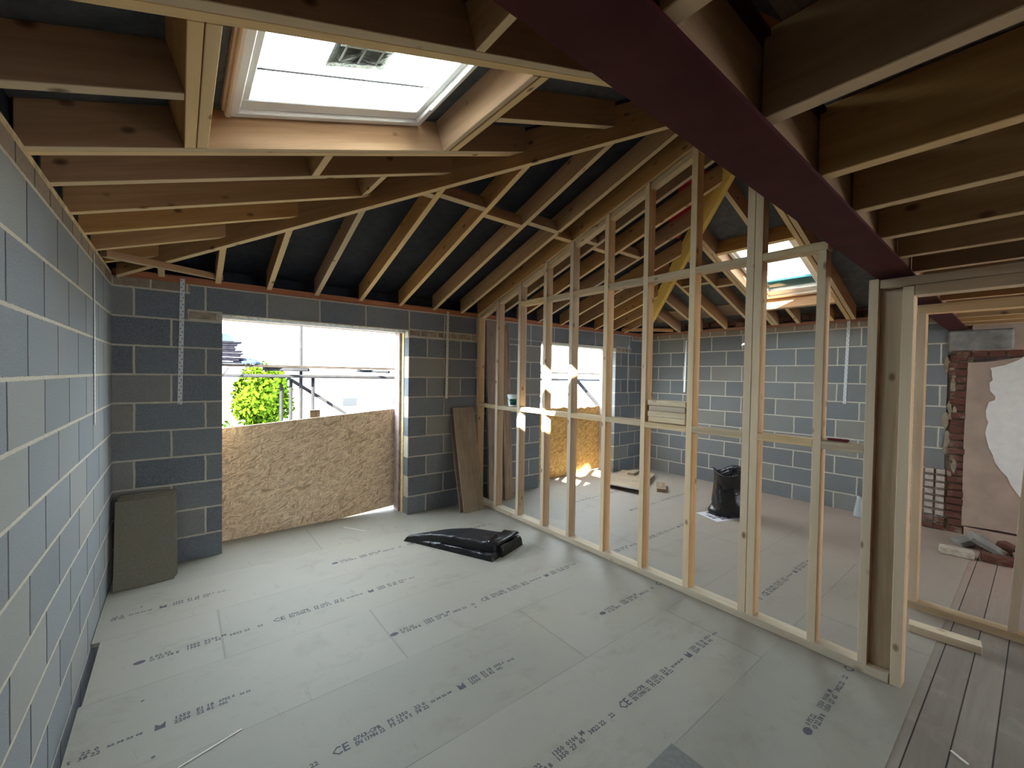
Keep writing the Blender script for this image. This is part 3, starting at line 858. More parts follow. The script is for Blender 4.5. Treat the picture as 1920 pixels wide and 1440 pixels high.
# ------------------------------------------------------------ stud partition
X0, X1 = 3.315, 3.405
PT = empty('stud_partition', (X0, 2.4, 0), 'bare timber stud partition standing along the middle of the room', 'partition')
timber('sole_plate', ((X0 + X1) / 2, 0.447, 0.0), ((X0 + X1) / 2, D - 0.002, 0.0), 0.095, 0.047, M_PALE, parent=PT)
rafz = lambda y: 2.325 + SL * (D - y)
studs = [(4.328, 4.373), (3.93, 3.975), (3.524, 3.567), (3.118, 3.163), (2.753, 2.796), (2.341, 2.383), (1.945, 1.987), (1.553, 1.598), (1.111, 1.158), (1.160, 1.207)]
for y0, y1 in studs:
    post('stud', X0, X1, y0, y1, 0.047, rafz(y1) - 0.01, M_STUD, PT, ((0, y0, rafz(y0) - 0.003), (0, SL, 1)))
post('stud', X0, X1, 0.772, 0.815, 0.047, 2.34, M_STUD, PT)
post('stud', X0, X1, 0.537, 0.578, 0.047, 2.128, M_STUD, PT)
e = post('stud', X0, X1 - 0.0, 0.398, 0.443, 0.0, 2.072, M_STUD, PT)
post('stud', 3.362, 3.406, 0.446, 0.536, 0.048, 2.072, M_NOG, PT)['label'] = 'wide board set flat in the end of the partition'
ys = studs[:8] + [(1.111, 1.207), (0.772, 0.815), (0.537, 0.578)]
for i in range(len(ys) - 1):
    y1, y0 = ys[i][0], ys[i + 1][1]
    if y1 - y0 < 0.05: continue
    dz = rnd.uniform(-0.004, 0.004)
    timber('noggin', ((X0 + X1) / 2, y0, 1.191 + dz), ((X0 + X1) / 2, y1, 1.191 + dz), 0.09, 0.045, M_NOG, parent=PT)
    if 2 <= i < 8:
        timber('noggin', ((X0 + X1) / 2, y0, 2.343 + dz), ((X0 + X1) / 2, y1, 2.343 + dz), 0.09, 0.047, M_NOG, parent=PT)
timber('noggin', ((X0 + X1) / 2, 0.765, 2.341), ((X0 + X1) / 2, 1.110, 2.341), 0.09, 0.047, M_NOG, parent=PT)
# sloping head plate (under the rafter), doorway head
timber('head_plate', (X0 + 0.05, D - 0.01, 2.276), (X0 + 0.05, 1.05, 2.276 + SL * (D - 0.01 - 1.05)), 0.07, 0.044, M_NOG, NB, parent=PT)
timber('head_plate', ((X0 + X1) / 2, 0.532, 2.076), ((X0 + X1) / 2, -3.55, 2.090), 0.09, 0.045, M_NOG, parent=PT)
timber('lintel', ((X0 + X1) / 2, 0.396, 2.022), ((X0 + X1) / 2, -1.0, 2.03), 0.09, 0.052, M_NOG, parent=PT)

P2 = empty('stud_partition', (4.42, 0, 0), 'second timber stud frame beyond the doorway at the right edge', 'partition')
timber('sole_plate', (4.465, 0.532, -0.002), (4.465, -2.2, -0.002), 0.09, 0.05, M_NOG, parent=P2)
timber('stud', (4.42, 0.056, 0.048), (4.42, -0.02, 2.056), 0.045, 0.09, M_STUD, upv=(1, 0, 0), cutA=((0, 0, 0.048), (0, 0, 1)), cutB=((0, 0, 2.056), (0, 0, 1)), parent=P2)
for y0, y1 in ((0.486, 0.531), (-0.4, -0.355), (-0.9, -0.855)):
    post('stud', 4.42, 4.51, y0, y1, 0.048, 2.056, M_STUD, P2)
timber('head_plate', (4.465, 0.532, 2.056), (4.465, -2.2, 2.056), 0.09, 0.06, M_NOG, parent=P2)

# ------------------------------------------------------------ roof windows
def roof_window(name, origin, ex, ey, nrm, lx, ly, label, small=False):
    """origin = lower corner on the deck plane; ex along the slope, ey along the eaves"""
    o = empty(name, origin, label, 'roof window')
    R = Matrix((ex, ey, nrm)).transposed().to_4x4(); R.translation = Vector(origin)
    o.matrix_basis = R
    t = 0.038
    bm = bmesh.new()
    z0, z1 = -0.035, 0.09
    for a in ((0, lx, 0, t), (0, lx, ly - t, ly), (0, t, t, ly - t), (lx - t, lx, t, ly - t)):
        box_bm(a[0], a[1], a[2], a[3], z0, z1, bm, bev=0.004)
    link('frame', bm, M_WHITE, o)
    bm = bmesh.new()
    box_bm(-0.012, 0.010, 0.0, ly, z0 - 0.004, z0 + 0.02, bm, bev=0.005)
    box_bm(-0.016, 0.0, 0.0, ly, z0 + 0.02, z1 - 0.01, bm, bev=0.005)
    f = link('frame_lining', bm, M_CREAM, o); f['label'] = 'cream side lining of the frame'
    bm = bmesh.new()
    s = 0.034
    rail = 0.075
    for a in ((t, lx - t, t, t + (s if not small else s)), (t, lx - t, ly - t - rail, ly - t), (t, t + (0.10 if small else s), t + s, ly - t - rail), (lx - t - s, lx - t, t + s, ly - t - rail)):
        box_bm(a[0], a[1], a[2], a[3], -0.018, 0.07, bm, bev=0.004)
    sash = link('sash', bm, M_WHITE, o)
    bm = box_bm(t + s, lx - t - s, t + s, ly - t - rail, 0.010, 0.016)
    link('pane', bm, M_GLASS, sash)
    tube('vent_bar', (lx - t + 0.004, t + 0.05, -0.040), (lx - t + 0.004, ly - t - 0.16, -0.040), 0.008, M_WHITE, o, 8)
    if not small:
        gb = link('glazing_bar', box_bm(t + s, lx - t - s, ly - t - rail - 0.165, ly - t - rail - 0.158, 0.017, 0.022), M_TUBE, sash)
    if small:
        bm = bmesh.new()
        box_bm(t + 0.07, t + 0.27, t + s, ly - t - s, 0.024, 0.034, bm)
        box_bm(t + 0.285, t + 0.30, t + s, ly - t - s, 0.024, 0.034, bm)
        v = link('glazing_strip', bm, M_BLIND, o); v['label'] = 'turquoise strip along the bottom of the glass'
    return o
EXL = Vector((1, 0, SL)).normalized()
sk1 = roof_window('roof_window', (0.555, 1.392, zl(0.555, 0)), EXL, Vector((0, 1, 0)), NL, 0.868 / EXL.x, 0.748, 'large white framed roof window at upper left between doubled trimmers')
EXR = Vector((-1, 0, SL)).normalized()
sk2 = roof_window('roof_window', (6.325, 2.192, zr(6.325, 0)), EXR, Vector((0, -1, 0)), NR, 1.25 / abs(EXR.x), 0.695, 'small-looking white framed roof window behind the studs at right', True)
# grey wrapped pack lying on the big roof window
PKB = empty('plastic_pack', (0, 0, 0), 'crumpled grey plastic pack with a white grid lying on the large roof window', 'packaging')
PKB.matrix_basis = Matrix(sk1.matrix_basis)
bm = bmesh.new()
nx, ny_ = 10, 10
grid = {}
for i in range(nx + 1):
    for j in range(ny_ + 1):
        a, b = i / nx, j / ny_
        X = 0.33 + 0.24 * a; Y = 0.08 + 0.33 * b - 0.02 * a
        h = 0.05 * (1 - (2 * a - 1) ** 4) * (1 - (2 * b - 1) ** 4) + 0.012 * mnoise.noise(Vector((a * 6, b * 6, 1)))
        grid[i, j, 0] = bm.verts.new((X, Y, 0.022 + 0.004 * mnoise.noise(Vector((a * 9, b * 9, 4)))))
        grid[i, j, 1] = bm.verts.new((X, Y, 0.03 + max(0.0, h)))
for i in range(nx):
    for j in range(ny_):
        bm.faces.new((grid[i, j, 0], grid[i, j + 1, 0], grid[i + 1, j + 1, 0], grid[i + 1, j, 0]))
        bm.faces.new((grid[i, j, 1], grid[i + 1, j, 1], grid[i + 1, j + 1, 1], grid[i, j + 1, 1]))
for k in range(nx):
    for j, s in ((0, 1), (ny_, -1)):
        q = (grid[k, j, 0], grid[k + 1, j, 0], grid[k + 1, j, 1], grid[k, j, 1])
        bm.faces.new(q if s > 0 else q[::-1])
        q = (grid[j, k, 0], grid[j, k + 1, 0], grid[j, k + 1, 1], grid[j, k, 1])
        bm.faces.new(q[::-1] if s > 0 else q)
bmesh.ops.recalc_face_normals(bm, faces=bm.faces)
link('wrapping', bm, M_FOILP, PKB, True)
bm = bmesh.new()
for k in range(3):
    box_bm(0.37 + 0.075 * k, 0.377 + 0.075 * k, 0.08, 0.36, 0.0175, 0.0205, bm)
    box_bm(0.35, 0.56, 0.12 + 0.07 * k, 0.127 + 0.07 * k, 0.0175, 0.0205, bm)
link('grid', bm, M_WHITE, PKB)

# ------------------------------------------------------------ boarded openings
def osb(name, x0, x1, zt0, zt1, zb0, zb1, y, mat, label, bite=None):
    bm = bmesh.new()
    n = 24
    top, bot = [], []
    for i in range(n + 1):
        a = i / n
        x = x0 + (x1 - x0) * a
        t = zt0 + (zt1 - zt0) * a
        if bite: t += bite(a)
        top.append((x, t)); bot.append((x, zb0 + (zb1 - zb0) * max(0.0, (a - 0.55) / 0.45)))
    xc = (x0 + x1) / 2
    ring = bot + top[::-1]
    f0 = [bm.verts.new((x - xc, 0, z)) for x, z in ring]
    f1 = [bm.verts.new((x - xc, 0.018, z)) for x, z in ring]
    for i in range(n):
        j = 2 * n + 1 - i
        bm.faces.new((f0[i], f0[i + 1], f0[j - 1], f0[j]))
        bm.faces.new((f1[i], f1[j], f1[j - 1], f1[i + 1]))
    for i in range(len(ring)):
        j = (i + 1) % len(ring)
        bm.faces.new((f0[i], f1[i], f1[j], f0[j]))
    bmesh.ops.recalc_face_normals(bm, faces=bm.faces)
    o = link(name, bm, mat); o.location = (xc, y, 0)
    return tag(o, label, 'board')
osb('osb_board', 0.55, 2.52, 1.043, 1.187, -0.01, 0.045, 4.685, M_OSB, 'OSB sheet closing the lower half of the window opening at left')
osb('osb_board', 4.3, 6.25, 1.085, 1.135, -0.01, 0.02, 4.685, M_OSB2, 'OSB sheet coloured orange for bounced light, closing the second opening behind the studs', lambda a: -0.02 - (0.03 if 0.55 < a < 0.9 else 0) + 0.012 * math.sin(a * 60))
tag(timber('timber_offcut', (1.52, 4.73, 1.02), (1.52, 4.73, 1.19), 0.10, 0.04, M_OLD, (0, 1, 0)), 'short upright timber block nailed behind the top of the left OSB sheet', 'offcut')

# galvanised restraint straps
tS = NT('perforated_strap')
so_ = tS.sep(tS.obj())
q_ = tS.ma('DIVIDE', so_[0], 0.028)
ro_ = tS.ma('FLOOR', q_)
dx_ = tS.ma('MULTIPLY', tS.ma('SUBTRACT', tS.ma('SUBTRACT', q_, ro_), 0.5), 0.028)
dy_ = tS.ma('SUBTRACT', so_[1], tS.ma('MULTIPLY_ADD', tS.ma('FLOORED_MODULO', ro_, 2.0), 0.012, -0.006))
dd_ = tS.ma('SQRT', tS.ma('ADD', tS.ma('MULTIPLY', dx_, dx_), tS.ma('MULTIPLY', dy_, dy_)))
M_STRAP = tS.out(tS.mix(tS.ramp(tS.ma('MULTIPLY', dd_, 100.0), [(0.36, 0.0), (0.46, 1.0)]), (0.02, 0.02, 0.02), (0.58, 0.59, 0.58)), 0.5, 0.4, 0.4)
def strap(a, b, nrm, label, wd=0.031):
    return tag(timber('metal_strap', tuple(a), tuple(b), wd, 0.003, M_STRAP, nrm, bev=0), label, 'strap', 'galvanised wall straps')
strap((0.422, D - 0.002, 2.335), (0.404, D - 0.002, 1.307), (0, -1, 0), 'perforated metal strap hanging on the dark block pier left of the window')
strap((2.893, D - 0.004, 2.335), (2.876, D - 0.022, 1.302), (0, -1, 0), 'perforated metal strap hanging on the block pier right of the window')
strap((W2 - 0.002, 1.450, 2.315), (W2 - 0.002, 1.468, 1.302), (-1, 0, 0), 'perforated metal strap on the right block wall near the end stud')
strap((W2 - 0.002, 3.535, 2.20), (W2 - 0.004, 3.55, 1.36), (-1, 0, 0), 'bright metal strap on the right block wall above the timber stack')
strap((0.002, 3.534, 2.28), (0.002, 3.527, 1.25), (1, 0, 0), 'metal strap seen edge-on on the left block wall')
strap((6.42, D - 0.002, 2.13), (6.415, D - 0.002, 1.306), (0, -1, 0), 'dark metal strap on the far block wall beside the second opening')

# ------------------------------------------------------------ printed lettering on the chipboard
def text_mesh(s, size, mat, loc, parent, sx=1.0):
    cu = bpy.data.curves.new('lettering', 'FONT')
    cu.body = s; cu.size = size; cu.resolution_u = 1; cu.offset = 0.0011
    tmp = bpy.data.objects.new('lettering', cu)
    C.objects.link(tmp)
    dg = bpy.context.evaluated_depsgraph_get()
    me = bpy.data.meshes.new_from_object(tmp.evaluated_get(dg))
    bpy.data.objects.remove(tmp)
    bm = bmesh.new(); bm.from_mesh(me); bpy.data.meshes.remove(me)
    for v in bm.verts:
        v.co.x = v.co.x * sx + loc[0]; v.co.y += loc[1]; v.co.z = loc[2]
    return bm
def add_bm(dst, src):
    me = bpy.data.meshes.new('tmp'); src.to_mesh(me); src.free()
    dst.from_mesh(me); bpy.data.meshes.remove(me)
LET = None
def lettering():
    bm = bmesh.new()
    bmesh.ops.create_circle(bm, cap_ends=True, radius=0.020, segments=16, matrix=Matrix.Translation((0.026, 0.0, 0)) @ Matrix.Diagonal((1.3, 0.85, 1, 1)))
    def T(s, x, y, size, sx=1.0):
        add_bm(bm, text_mesh(s, size, M_INK, (x, y, 0), None, sx))
    A_, B_, S = 0.003, -0.024, 0.031
    T('0 PS 22', 0.066, A_, S); T('O 22 38 8', 0.066, B_, S)
    T('1350  0106  M', 0.225, A_, S, 1.05); T('1350  27  65', 0.225, B_, S, 1.05)
    T('3822 22', 0.43, B_ + 0.006, S, 1.05); T('22', 0.575, B_ + 0.008, S)
    T('CE', 0.66, -0.021, 0.062, 0.95)
    T('0763-CPR', 0.752, A_, S, 0.95); T('EN 13986 22', 0.752, B_, S, 0.78)
    T('P5 1350', 0.905, A_, S, 0.95); T('P5 22 0 5', 0.905, B_, S, 0.9)
    T('22 0', 1.035, A_, S, 1.0); T('38 22', 1.03, B_, S, 0.95)
    T('22 38 22 08', 1.115, -0.007, 0.018, 1.3)
    v = [bm.verts.new(p) for p in ((1.268, -0.022, 0), (1.305, -0.022, 0), (1.305, 0.02, 0), (1.287, 0.002, 0), (1.268, 0.02, 0))]
    bm.faces.new(v)
    T('1350', 1.335, A_, S, 0.95); T('2200', 1.335, B_, S, 0.95)
    T('E1 18', 1.415, A_, S, 0.95); T('22 82', 1.415, B_, S, 0.95)
    T('0702 6', 1.500, A_, 0.026, 0.9); T('002', 1.50, B_, 0.026, 0.9)
    T('06 22', 1.585, -0.004, 0.02, 1.0)
    me = bpy.data.meshes.new('printed_lettering'); bm.to_mesh(me); bm.free()
    me.materials.append(M_INK)
    return me
LM = lettering()
for x, y in ((0.207, 2.985), (-0.97, 3.61), (1.39, 3.60), (1.40, 2.395), (-0.95, 2.392), (0.24, 1.785), (2.60, 1.775), (1.40, 1.208), (3.10, 1.212), (2.60, 0.606), (3.28, 2.35), (4.6, 2.98), (4.2, 3.6)):
    me = LM
    if y > 0:
        o = bpy.data.objects.new('printed_lettering', me)
    o.location = (x, y, 0.0007)
    C.objects.link(o); o.parent = FLOOR
    # trim prints that would run through a wall or plate
    if x < 0 or x + 1.6 > 3.31 and x < 3.31:
        m2 = LM.copy(); bm = bmesh.new(); bm.from_mesh(m2)
        lo_, hi_ = (-x + 0.05, 9) if x < 0 else ((-9, 3.31 - x) if x + 0.3 < 3.31 else (3.41 - x, 9))
        bmesh.ops.delete(bm, geom=[v for v in bm.verts if not (lo_ < v.co.x < hi_)], context='VERTS')
        bm.to_mesh(m2); bm.free(); o.data = m2

# flush grey patch, white sliver
tag(link('floor_patch', box_bm(1.55, 2.075, 0.42, 0.947, 0.0003, 0.0025), M_GREY), 'darker grey square offcut lying flush on the chipboard at the bottom edge', 'offcut')
SP = tag(timber('wood_sliver', (3.005, 0.192, -0.003), (2.968, 0.138, -0.003), 0.009, 0.006, M_CARD, bev=0.001), 'small white pointed sliver lying on the old floorboards', 'sliver')
tag(timber('wood_sliver', (0.40, 2.09, 0.0), (0.62, 2.152, 0.0), 0.006, 0.004, M_CARD, bev=0.001), 'long white splinter lying along a chipboard joint at lower left', 'sliver')
tag(timber('wood_sliver', (1.72, 4.40, 0.0), (1.87, 4.14, 0.0), 0.006, 0.004, M_CARD, bev=0.001), 'thin white splinter on the floor in front of the OSB sheet', 'sliver')

# ------------------------------------------------------------ loose timber
tag(timber('timber_offcut', (4.075, 0.475, -0.003), (4.11, 0.165, -0.003), 0.085, 0.047, M_PALE), 'pale square timber offcut lying on the old floorboards in the doorway', 'offcut')
# pack of four short offcuts on the noggin
GP = 'short timber offcuts stacked on the partition noggin'
for i, (dx, dy, L) in enumerate(((0.0, 0.004, 0.312), (-0.008, -0.002, 0.318), (0.006, 0.010, 0.306), (-0.004, 0.0, 0.322))):
    z = 1.2385 + i * 0.0435
    y0 = 1.601 + dy
    tag(timber('timber_offcut', (3.36 + dx, y0, z), (3.36 + dx, y0 + L, z), 0.088, 0.042, M_PALE, bev=0.004),
        'short pale offcut on the partition noggin, %s of the stack of four' % ['bottom one', 'second from the bottom', 'third from the bottom', 'topmost'][i], 'offcut', GP)
# boards leaning on the pier
def lean(name, quad, th, mat, label, cat, edge=None):
    """thin board given by its four front corners (bottom l, bottom r, top r, top l) and thickness"""
    bm = bmesh.new()
    q = [Vector(p) for p in quad]
    n = (q[1] - q[0]).cross(q[3] - q[0]).normalized()
    c = sum(q, Vector()) / 4
    # local frame: X along the long side
    X = (q[3] - q[0]).normalized(); Zv = n; Yv = Zv.cross(X)
    R = Matrix((X, Yv, Zv)).transposed().to_4x4(); R.translation = c
    inv = R.inverted()
    a = [bm.verts.new(inv @ p) for p in q]; b = [bm.verts.new(inv @ (p - n * th)) for p in q]
    f = bm.faces.new(a); f2 = bm.faces.new(b[::-1])
    for i in range(4):
        j = (i + 1) % 4
        fe = bm.faces.new((a[i], b[i], b[j], a[j]))
        if edge: fe.material_index = 1
    bmesh.ops.recalc_face_normals(bm, faces=bm.faces)
    bmesh.ops.bevel(bm, geom=list(bm.edges), offset=0.002, segments=1, affect='EDGES')
    o = link(name, bm, mat, mats=[mat] + ([edge] if edge else []))
    o.matrix_basis = R
    return tag(o, label, cat)
lean('leaning_board', [(2.945, 4.03, 0.002), (3.225, 4.03, 0.002), (3.255, 4.335, 1.19), (2.955, 4.335, 1.19)], 0.018, M_PLY, 'worn brown board leaning on the block pier by the partition, front one', 'board')
lean('leaning_board', [(2.920, 4.075, 0.002), (3.19, 4.075, 0.002), (3.24, 4.358, 1.02), (2.93, 4.358, 1.02)], 0.015, M_OLD, 'second leaning board behind the worn brown board, only its edge showing', 'board')
# chipboard sheets leaning in the left corner
for i, (dy, dx, h) in enumerate(((0.0, 0.0, 0.608), (0.040, 0.010, 0.625), (0.08, 0.018, 0.635))):
    lean('chipboard_sheet', [(0.03 + dx, 4.03 + dy, 0.002), (0.372 + dx, 4.05 + dy, 0.002), (0.362 + dx, 4.215 + dy, h), (0.03 + dx, 4.195 + dy, h)], 0.022, M_CHIP,
         '%s of three chipboard offcuts leaning in the left corner' % ['front one', 'middle one', 'rearmost'][i], 'board', M_CHIPE)['group'] = 'chipboard offcuts in the corner'
# old scaffold boards standing upright behind the partition
lean('old_board', [(3.415, 4.20, 0.002), (3.62, 4.20, 0.002), (3.62, 4.32, 2.27), (3.415, 4.32, 2.27)], 0.035, M_OLD, 'old dark board standing upright behind the partition in the corner, left one', 'board')['group'] = 'old boards standing behind the partition'
lean('old_board', [(3.632, 4.16, 0.002), (3.775, 4.18, 0.002), (3.775, 4.31, 2.25), (3.632, 4.30, 2.25)], 0.038, M_OLD, 'old rough board standing upright behind the partition, right one', 'board')['group'] = 'old boards standing behind the partition'
# sheet and offcuts on the floor by the second opening
lean('plywood_sheet', [(5.26, 3.31, 0.082), (6.35, 3.78, 0.056), (6.15, 4.25, 0.056), (5.18, 3.85, 0.070)], 0.02, M_PLY, 'brown plywood sheet lying on the alcove floor by the second opening', 'board', M_CARD)
tag(timber('timber_offcut', (5.42, 3.52, 0.0), (5.36, 3.82, 0.0), 0.06, 0.036, M_OLD), 'batten propping up the brown plywood sheet', 'offcut')
tag(timber('timber_offcut', (5.90, 3.90, 0.0665), (6.18, 4.0, 0.060), 0.11, 0.035, M_PLY), 'rough offcut lying on the brown plywood sheet', 'offcut')
tag(timber('timber_offcut', (5.62, 3.20, 0.0), (5.96, 3.42, 0.0), 0.12, 0.047, M_OLD), 'short dark offcut on the floor beside the plywood sheet', 'offcut')

# ------------------------------------------------------------ plastic tub, red tool on noggin
TB = empty('plastic_tub', (3.362, 3.69, 1.2375), 'white plastic tub with a green label on the partition noggin', 'tub')
def lathe(prof_, seg=28, cap=True):
    bm = bmesh.new()
    rings = []
    for r, z in prof_:
        rings.append([bm.verts.new((r * math.cos(2 * PI * k / seg), r * math.sin(2 * PI * k / seg), z)) for k in range(seg)])
    for a, b in zip(rings, rings[1:]):
        for k in range(seg):
            j = (k + 1) % seg
            bm.faces.new((a[k], a[j], b[j], b[k]))
    if cap:
        bm.faces.new(rings[0][::-1])
        bm.faces.new(rings[-1])
    return bm
link('tub_body', lathe([(0.052, 0), (0.055, 0.004), (0.066, 0.115), (0.066, 0.118)]), M_PLW, TB, True)
link('lid', lathe([(0.069, 0.116), (0.071, 0.118), (0.071, 0.128), (0.068, 0.132), (0.0, 0.132)], cap=False), M_PLW, TB, True)
bm = bmesh.new()
for k in range(8):
    a0 = math.radians(195 + k * 9); a1 = math.radians(204 + k * 9)
    r0, r1 = 0.0575, 0.0655
    v = [bm.verts.new((r0 * math.cos(a) + 0.0, r0 * math.sin(a), 0.018)) for a in (a0, a1)] + [bm.verts.new((r1 * math.cos(a), r1 * math.sin(a), 0.085)) for a in (a1, a0)]
    bm.faces.new(v)
bmesh.ops.solidify(bm, geom=list(bm.faces), thickness=-0.001)
link('tub_label', bm, M_LAB, TB)
bm = bmesh.new()
pts = [(0.069 * math.cos(a), 0.069 * math.sin(a), 0.112 - 0.055 * math.sin(PI * i / 14) ) for i, a in enumerate([math.radians(150 + 10 * q) for q in range(15)])]
for a, b in zip(pts, pts[1:]):
    va, vb = Vector(a), Vector(b)
    m = Matrix.Translation((va + vb) / 2) @ (vb - va).to_track_quat('Z', 'Y').to_matrix().to_4x4()
    bmesh.ops.create_cone(bm, cap_ends=True, segments=6, radius1=0.003, radius2=0.003, depth=(vb - va).length * 1.1, matrix=m)
link('handle', bm, flat('tub_handle', (0.10, 0.30, 0.32), 0.4), TB)
KN = empty('utility_knife', (3.35, 0.70, 1.2375), 'small dark red knife lying on the partition noggin near the end stud', 'knife')
link('knife_handle', box_bm(-0.012, 0.012, -0.05, 0.05, 0.0, 0.016, bev=0.005), flat('knife_red', (0.16, 0.02, 0.03), 0.4), KN)
link('blade', box_bm(-0.007, 0.007, 0.05, 0.09, 0.006, 0.008), M_GALV, KN)

# ------------------------------------------------------------ folded black plastic on the floor
def folded():
    """main folded pack: a closed height field over a four-sided outline"""
    R = empty('folded_plastic', (2.52, 3.3, 0), 'folded black polythene sheet lying on the floor in front of the partition', 'plastic sheet')
    A, B, Cc, Dd = Vector((2.08, 3.66)), Vector((2.50, 2.90)), Vector((2.90, 2.98)), Vector((2.62, 3.60))
    def surf(name, c4, h, z0, seed, nu=44, nv=30, eu_=0.10, ev_=0.10, crease=0.004, tip=0.0, front=0.0, mat=None):
        bm = bmesh.new()
        g = {}
        for i in range(nu + 1):
            for j in range(nv + 1):
                u, v = i / nu, j / nv
                u = u + 0.25 * (u - 0.5) * (1 - abs(2 * u - 1)) * 0   # even spacing
                p = (c4[0] * (1 - u) * (1 - v) + c4[1] * u * (1 - v) + c4[2] * u * v + c4[3] * (1 - u) * v)
                eu = min(min(u, 1 - u) / eu_, 1.0); ev = min(min(v, 1 - v) / ev_, 1.0)
                prof = (1 - (1 - eu) ** 2.6) ** 0.5 * (1 - (1 - ev) ** 2.6) ** 0.5 if eu > 0 and ev > 0 else 0.0
                hh = h
                if tip: hh = h * ((1 - tip) + tip * min(1.0, u / 0.42) ** 0.7)
                q = Vector((p.x * 5.5, p.y * 5.5, seed))
                nz = mnoise.noise(q) + 0.6 * mnoise.noise(q * 2.8)
                ridge = (1 - abs(mnoise.noise(Vector((p.x * 2.2 + p.y * 4.5, p.y * 1.5 - p.x * 3, seed + 5))))) ** 8
                fr = 1.0 if not front else max(0.15, 1 - v / front)
                z = z0 + hh * prof + (crease * nz + 0.012 * ridge * fr) * prof
                # folds bulge out sideways along the front
                push = 0.012 * math.sin(z * 150 + 3 * mnoise.noise(Vector((u * 6, seed, 2)))) * (1 - prof) if 0 < v < 0.2 else 0
                g[i, j, 1] = bm.verts.new((p.x - 2.52 - push, p.y - 3.3 - push, max(z, z0 + 0.003)))
                g[i, j, 0] = bm.verts.new((p.x - 2.52, p.y - 3.3, z0))
        for i in range(nu):
            for j in range(nv):
                bm.faces.new((g[i, j, 1], g[i + 1, j, 1], g[i + 1, j + 1, 1], g[i, j + 1, 1]))
                bm.faces.new((g[i, j, 0], g[i, j + 1, 0], g[i + 1, j + 1, 0], g[i + 1, j, 0]))
        for k in range(nu):
            for j in (0, nv):
                q = (g[k, j, 0], g[k + 1, j, 0], g[k + 1, j, 1], g[k, j, 1]); bm.faces.new(q)
        for k in range(nv):
            for i in (0, nu):
                q = (g[i, k, 0], g[i, k + 1, 0], g[i, k + 1, 1], g[i, k, 1]); bm.faces.new(q)
        bmesh.ops.recalc_face_normals(bm, faces=bm.faces)
        return link(name, bm, mat or M_BLACKP, R, True)
    V = lambda x, y: Vector((x, y))
    # low roll along the front, the thick flat pack on it, the folded end and the flap lapped over it
    surf('fold', [V(2.13, 3.58), V(2.475, 2.835), V(2.62, 2.885), V(2.30, 3.60)], 0.048, 0.0005, 3.3, 50, 18, 0.05, 0.42, 0.002)
    surf('main_fold', [V(2.065, 3.70), V(2.545, 2.885), V(2.865, 2.995), V(2.43, 3.62)], 0.112, 0.004, 1.7, 90, 60, 0.045, 0.09, 0.0025, 0.62, 0.45, M_BLACKM)
    surf('fold', [V(2.575, 2.905), V(2.60, 2.855), V(2.925, 2.965), V(2.885, 3.05)], 0.088, 0.001, 9.1, 26, 30, 0.3, 0.09, 0.006)
    surf('flap', [V(2.50, 2.99), V(2.565, 2.872), V(2.895, 2.985), V(2.80, 3.10)], 0.016, 0.110, 6.4, 30, 30, 0.12, 0.10, 0.002)
    return R
folded()

# ------------------------------------------------------------ rubble sack, newspaper, cup
SK = empty('rubble_sack', (5.46, 2.20, 0.003), 'open black rubble sack standing on the alcove floor behind the doubled stud', 'sack')
bm = bmesh.new()
seg, rows = 40, 24
rings = []
for i in range(rows + 1):
    a = i / rows
    z = 0.50 * a
    base = 0.19 + 0.012 * math.sin(a * 7)
    if a < 0.08: base *= 0.9 + 1.25 * a
    ring = []
    for k in range(seg):
        th = 2 * PI * k / seg
        rr = base * (1 + 0.06 * math.cos(2 * th + 0.6) + 0.10 * mnoise.noise(Vector((math.cos(th) * 2.2, math.sin(th) * 2.2, z * 5))))
        if a < 0.22 and math.cos(th - 2.2) > 0.6: rr *= 1 + 1.0 * (1 - a / 0.22) * (math.cos(th - 2.2) - 0.6)
        zz = z + (0.03 * math.sin(3 * th + 1) * a ** 3)
        ring.append(bm.verts.new((rr * math.cos(th), rr * math.sin(th), zz)))
    rings.append(ring)
inner = []
for i, (s, dz) in enumerate(((0.955, 0.006), (0.93, -0.05), (0.90, -0.16), (0.5, -0.2))):
    inner.append([bm.verts.new((v.co.x * s, v.co.y * s, v.co.z + dz)) for v in rings[-1]])
allr = rings + inner
for a, b in zip(allr, allr[1:]):
    for k in range(seg):
        j = (k + 1) % seg
        bm.faces.new((a[k], a[j], b[j], b[k]))
bm.faces.new(rings[0][::-1]); bm.faces.new(inner[-1])
bmesh.ops.recalc_face_normals(bm, faces=bm.faces)
link('sack_body', bm, M_BLACKP, SK, True)
bm = bmesh.new()
last = None
for k in range(seg + 1):
    v = rings_co = None
    th = 2 * PI * k / seg
    rr = (0.19 + 0.012 * math.sin(7)) * (1 + 0.06 * math.cos(2 * th + 0.6) + 0.10 * mnoise.noise(Vector((math.cos(th) * 2.2, math.sin(th) * 2.2, 2.5))))
    zz = 0.50 + 0.03 * math.sin(3 * th + 1)
    p = Vector((rr * 1.005 * math.cos(th), rr * 1.005 * math.sin(th), zz))
    if last is not None:
        m = Matrix.Translation((p + last) / 2) @ (p - last).to_track_quat('Z', 'Y').to_matrix().to_4x4()
        bmesh.ops.create_cone(bm, cap_ends=True, segments=7, radius1=0.009, radius2=0.009, depth=(p - last).length * 1.25, matrix=m)
    last = p
link('rolled_rim', bm, M_BLACKP, SK, True)
NP = empty('newspaper', (5.27, 2.25, 0.0), 'printed newspaper sheet under the black rubble sack', 'newspaper')
NP.rotation_euler = (0, 0, math.radians(-20))
link('sheet', box_bm(-0.17, 0.17, -0.15, 0.17, 0.0005, 0.0025), M_PAPER, NP)
bm = bmesh.new()
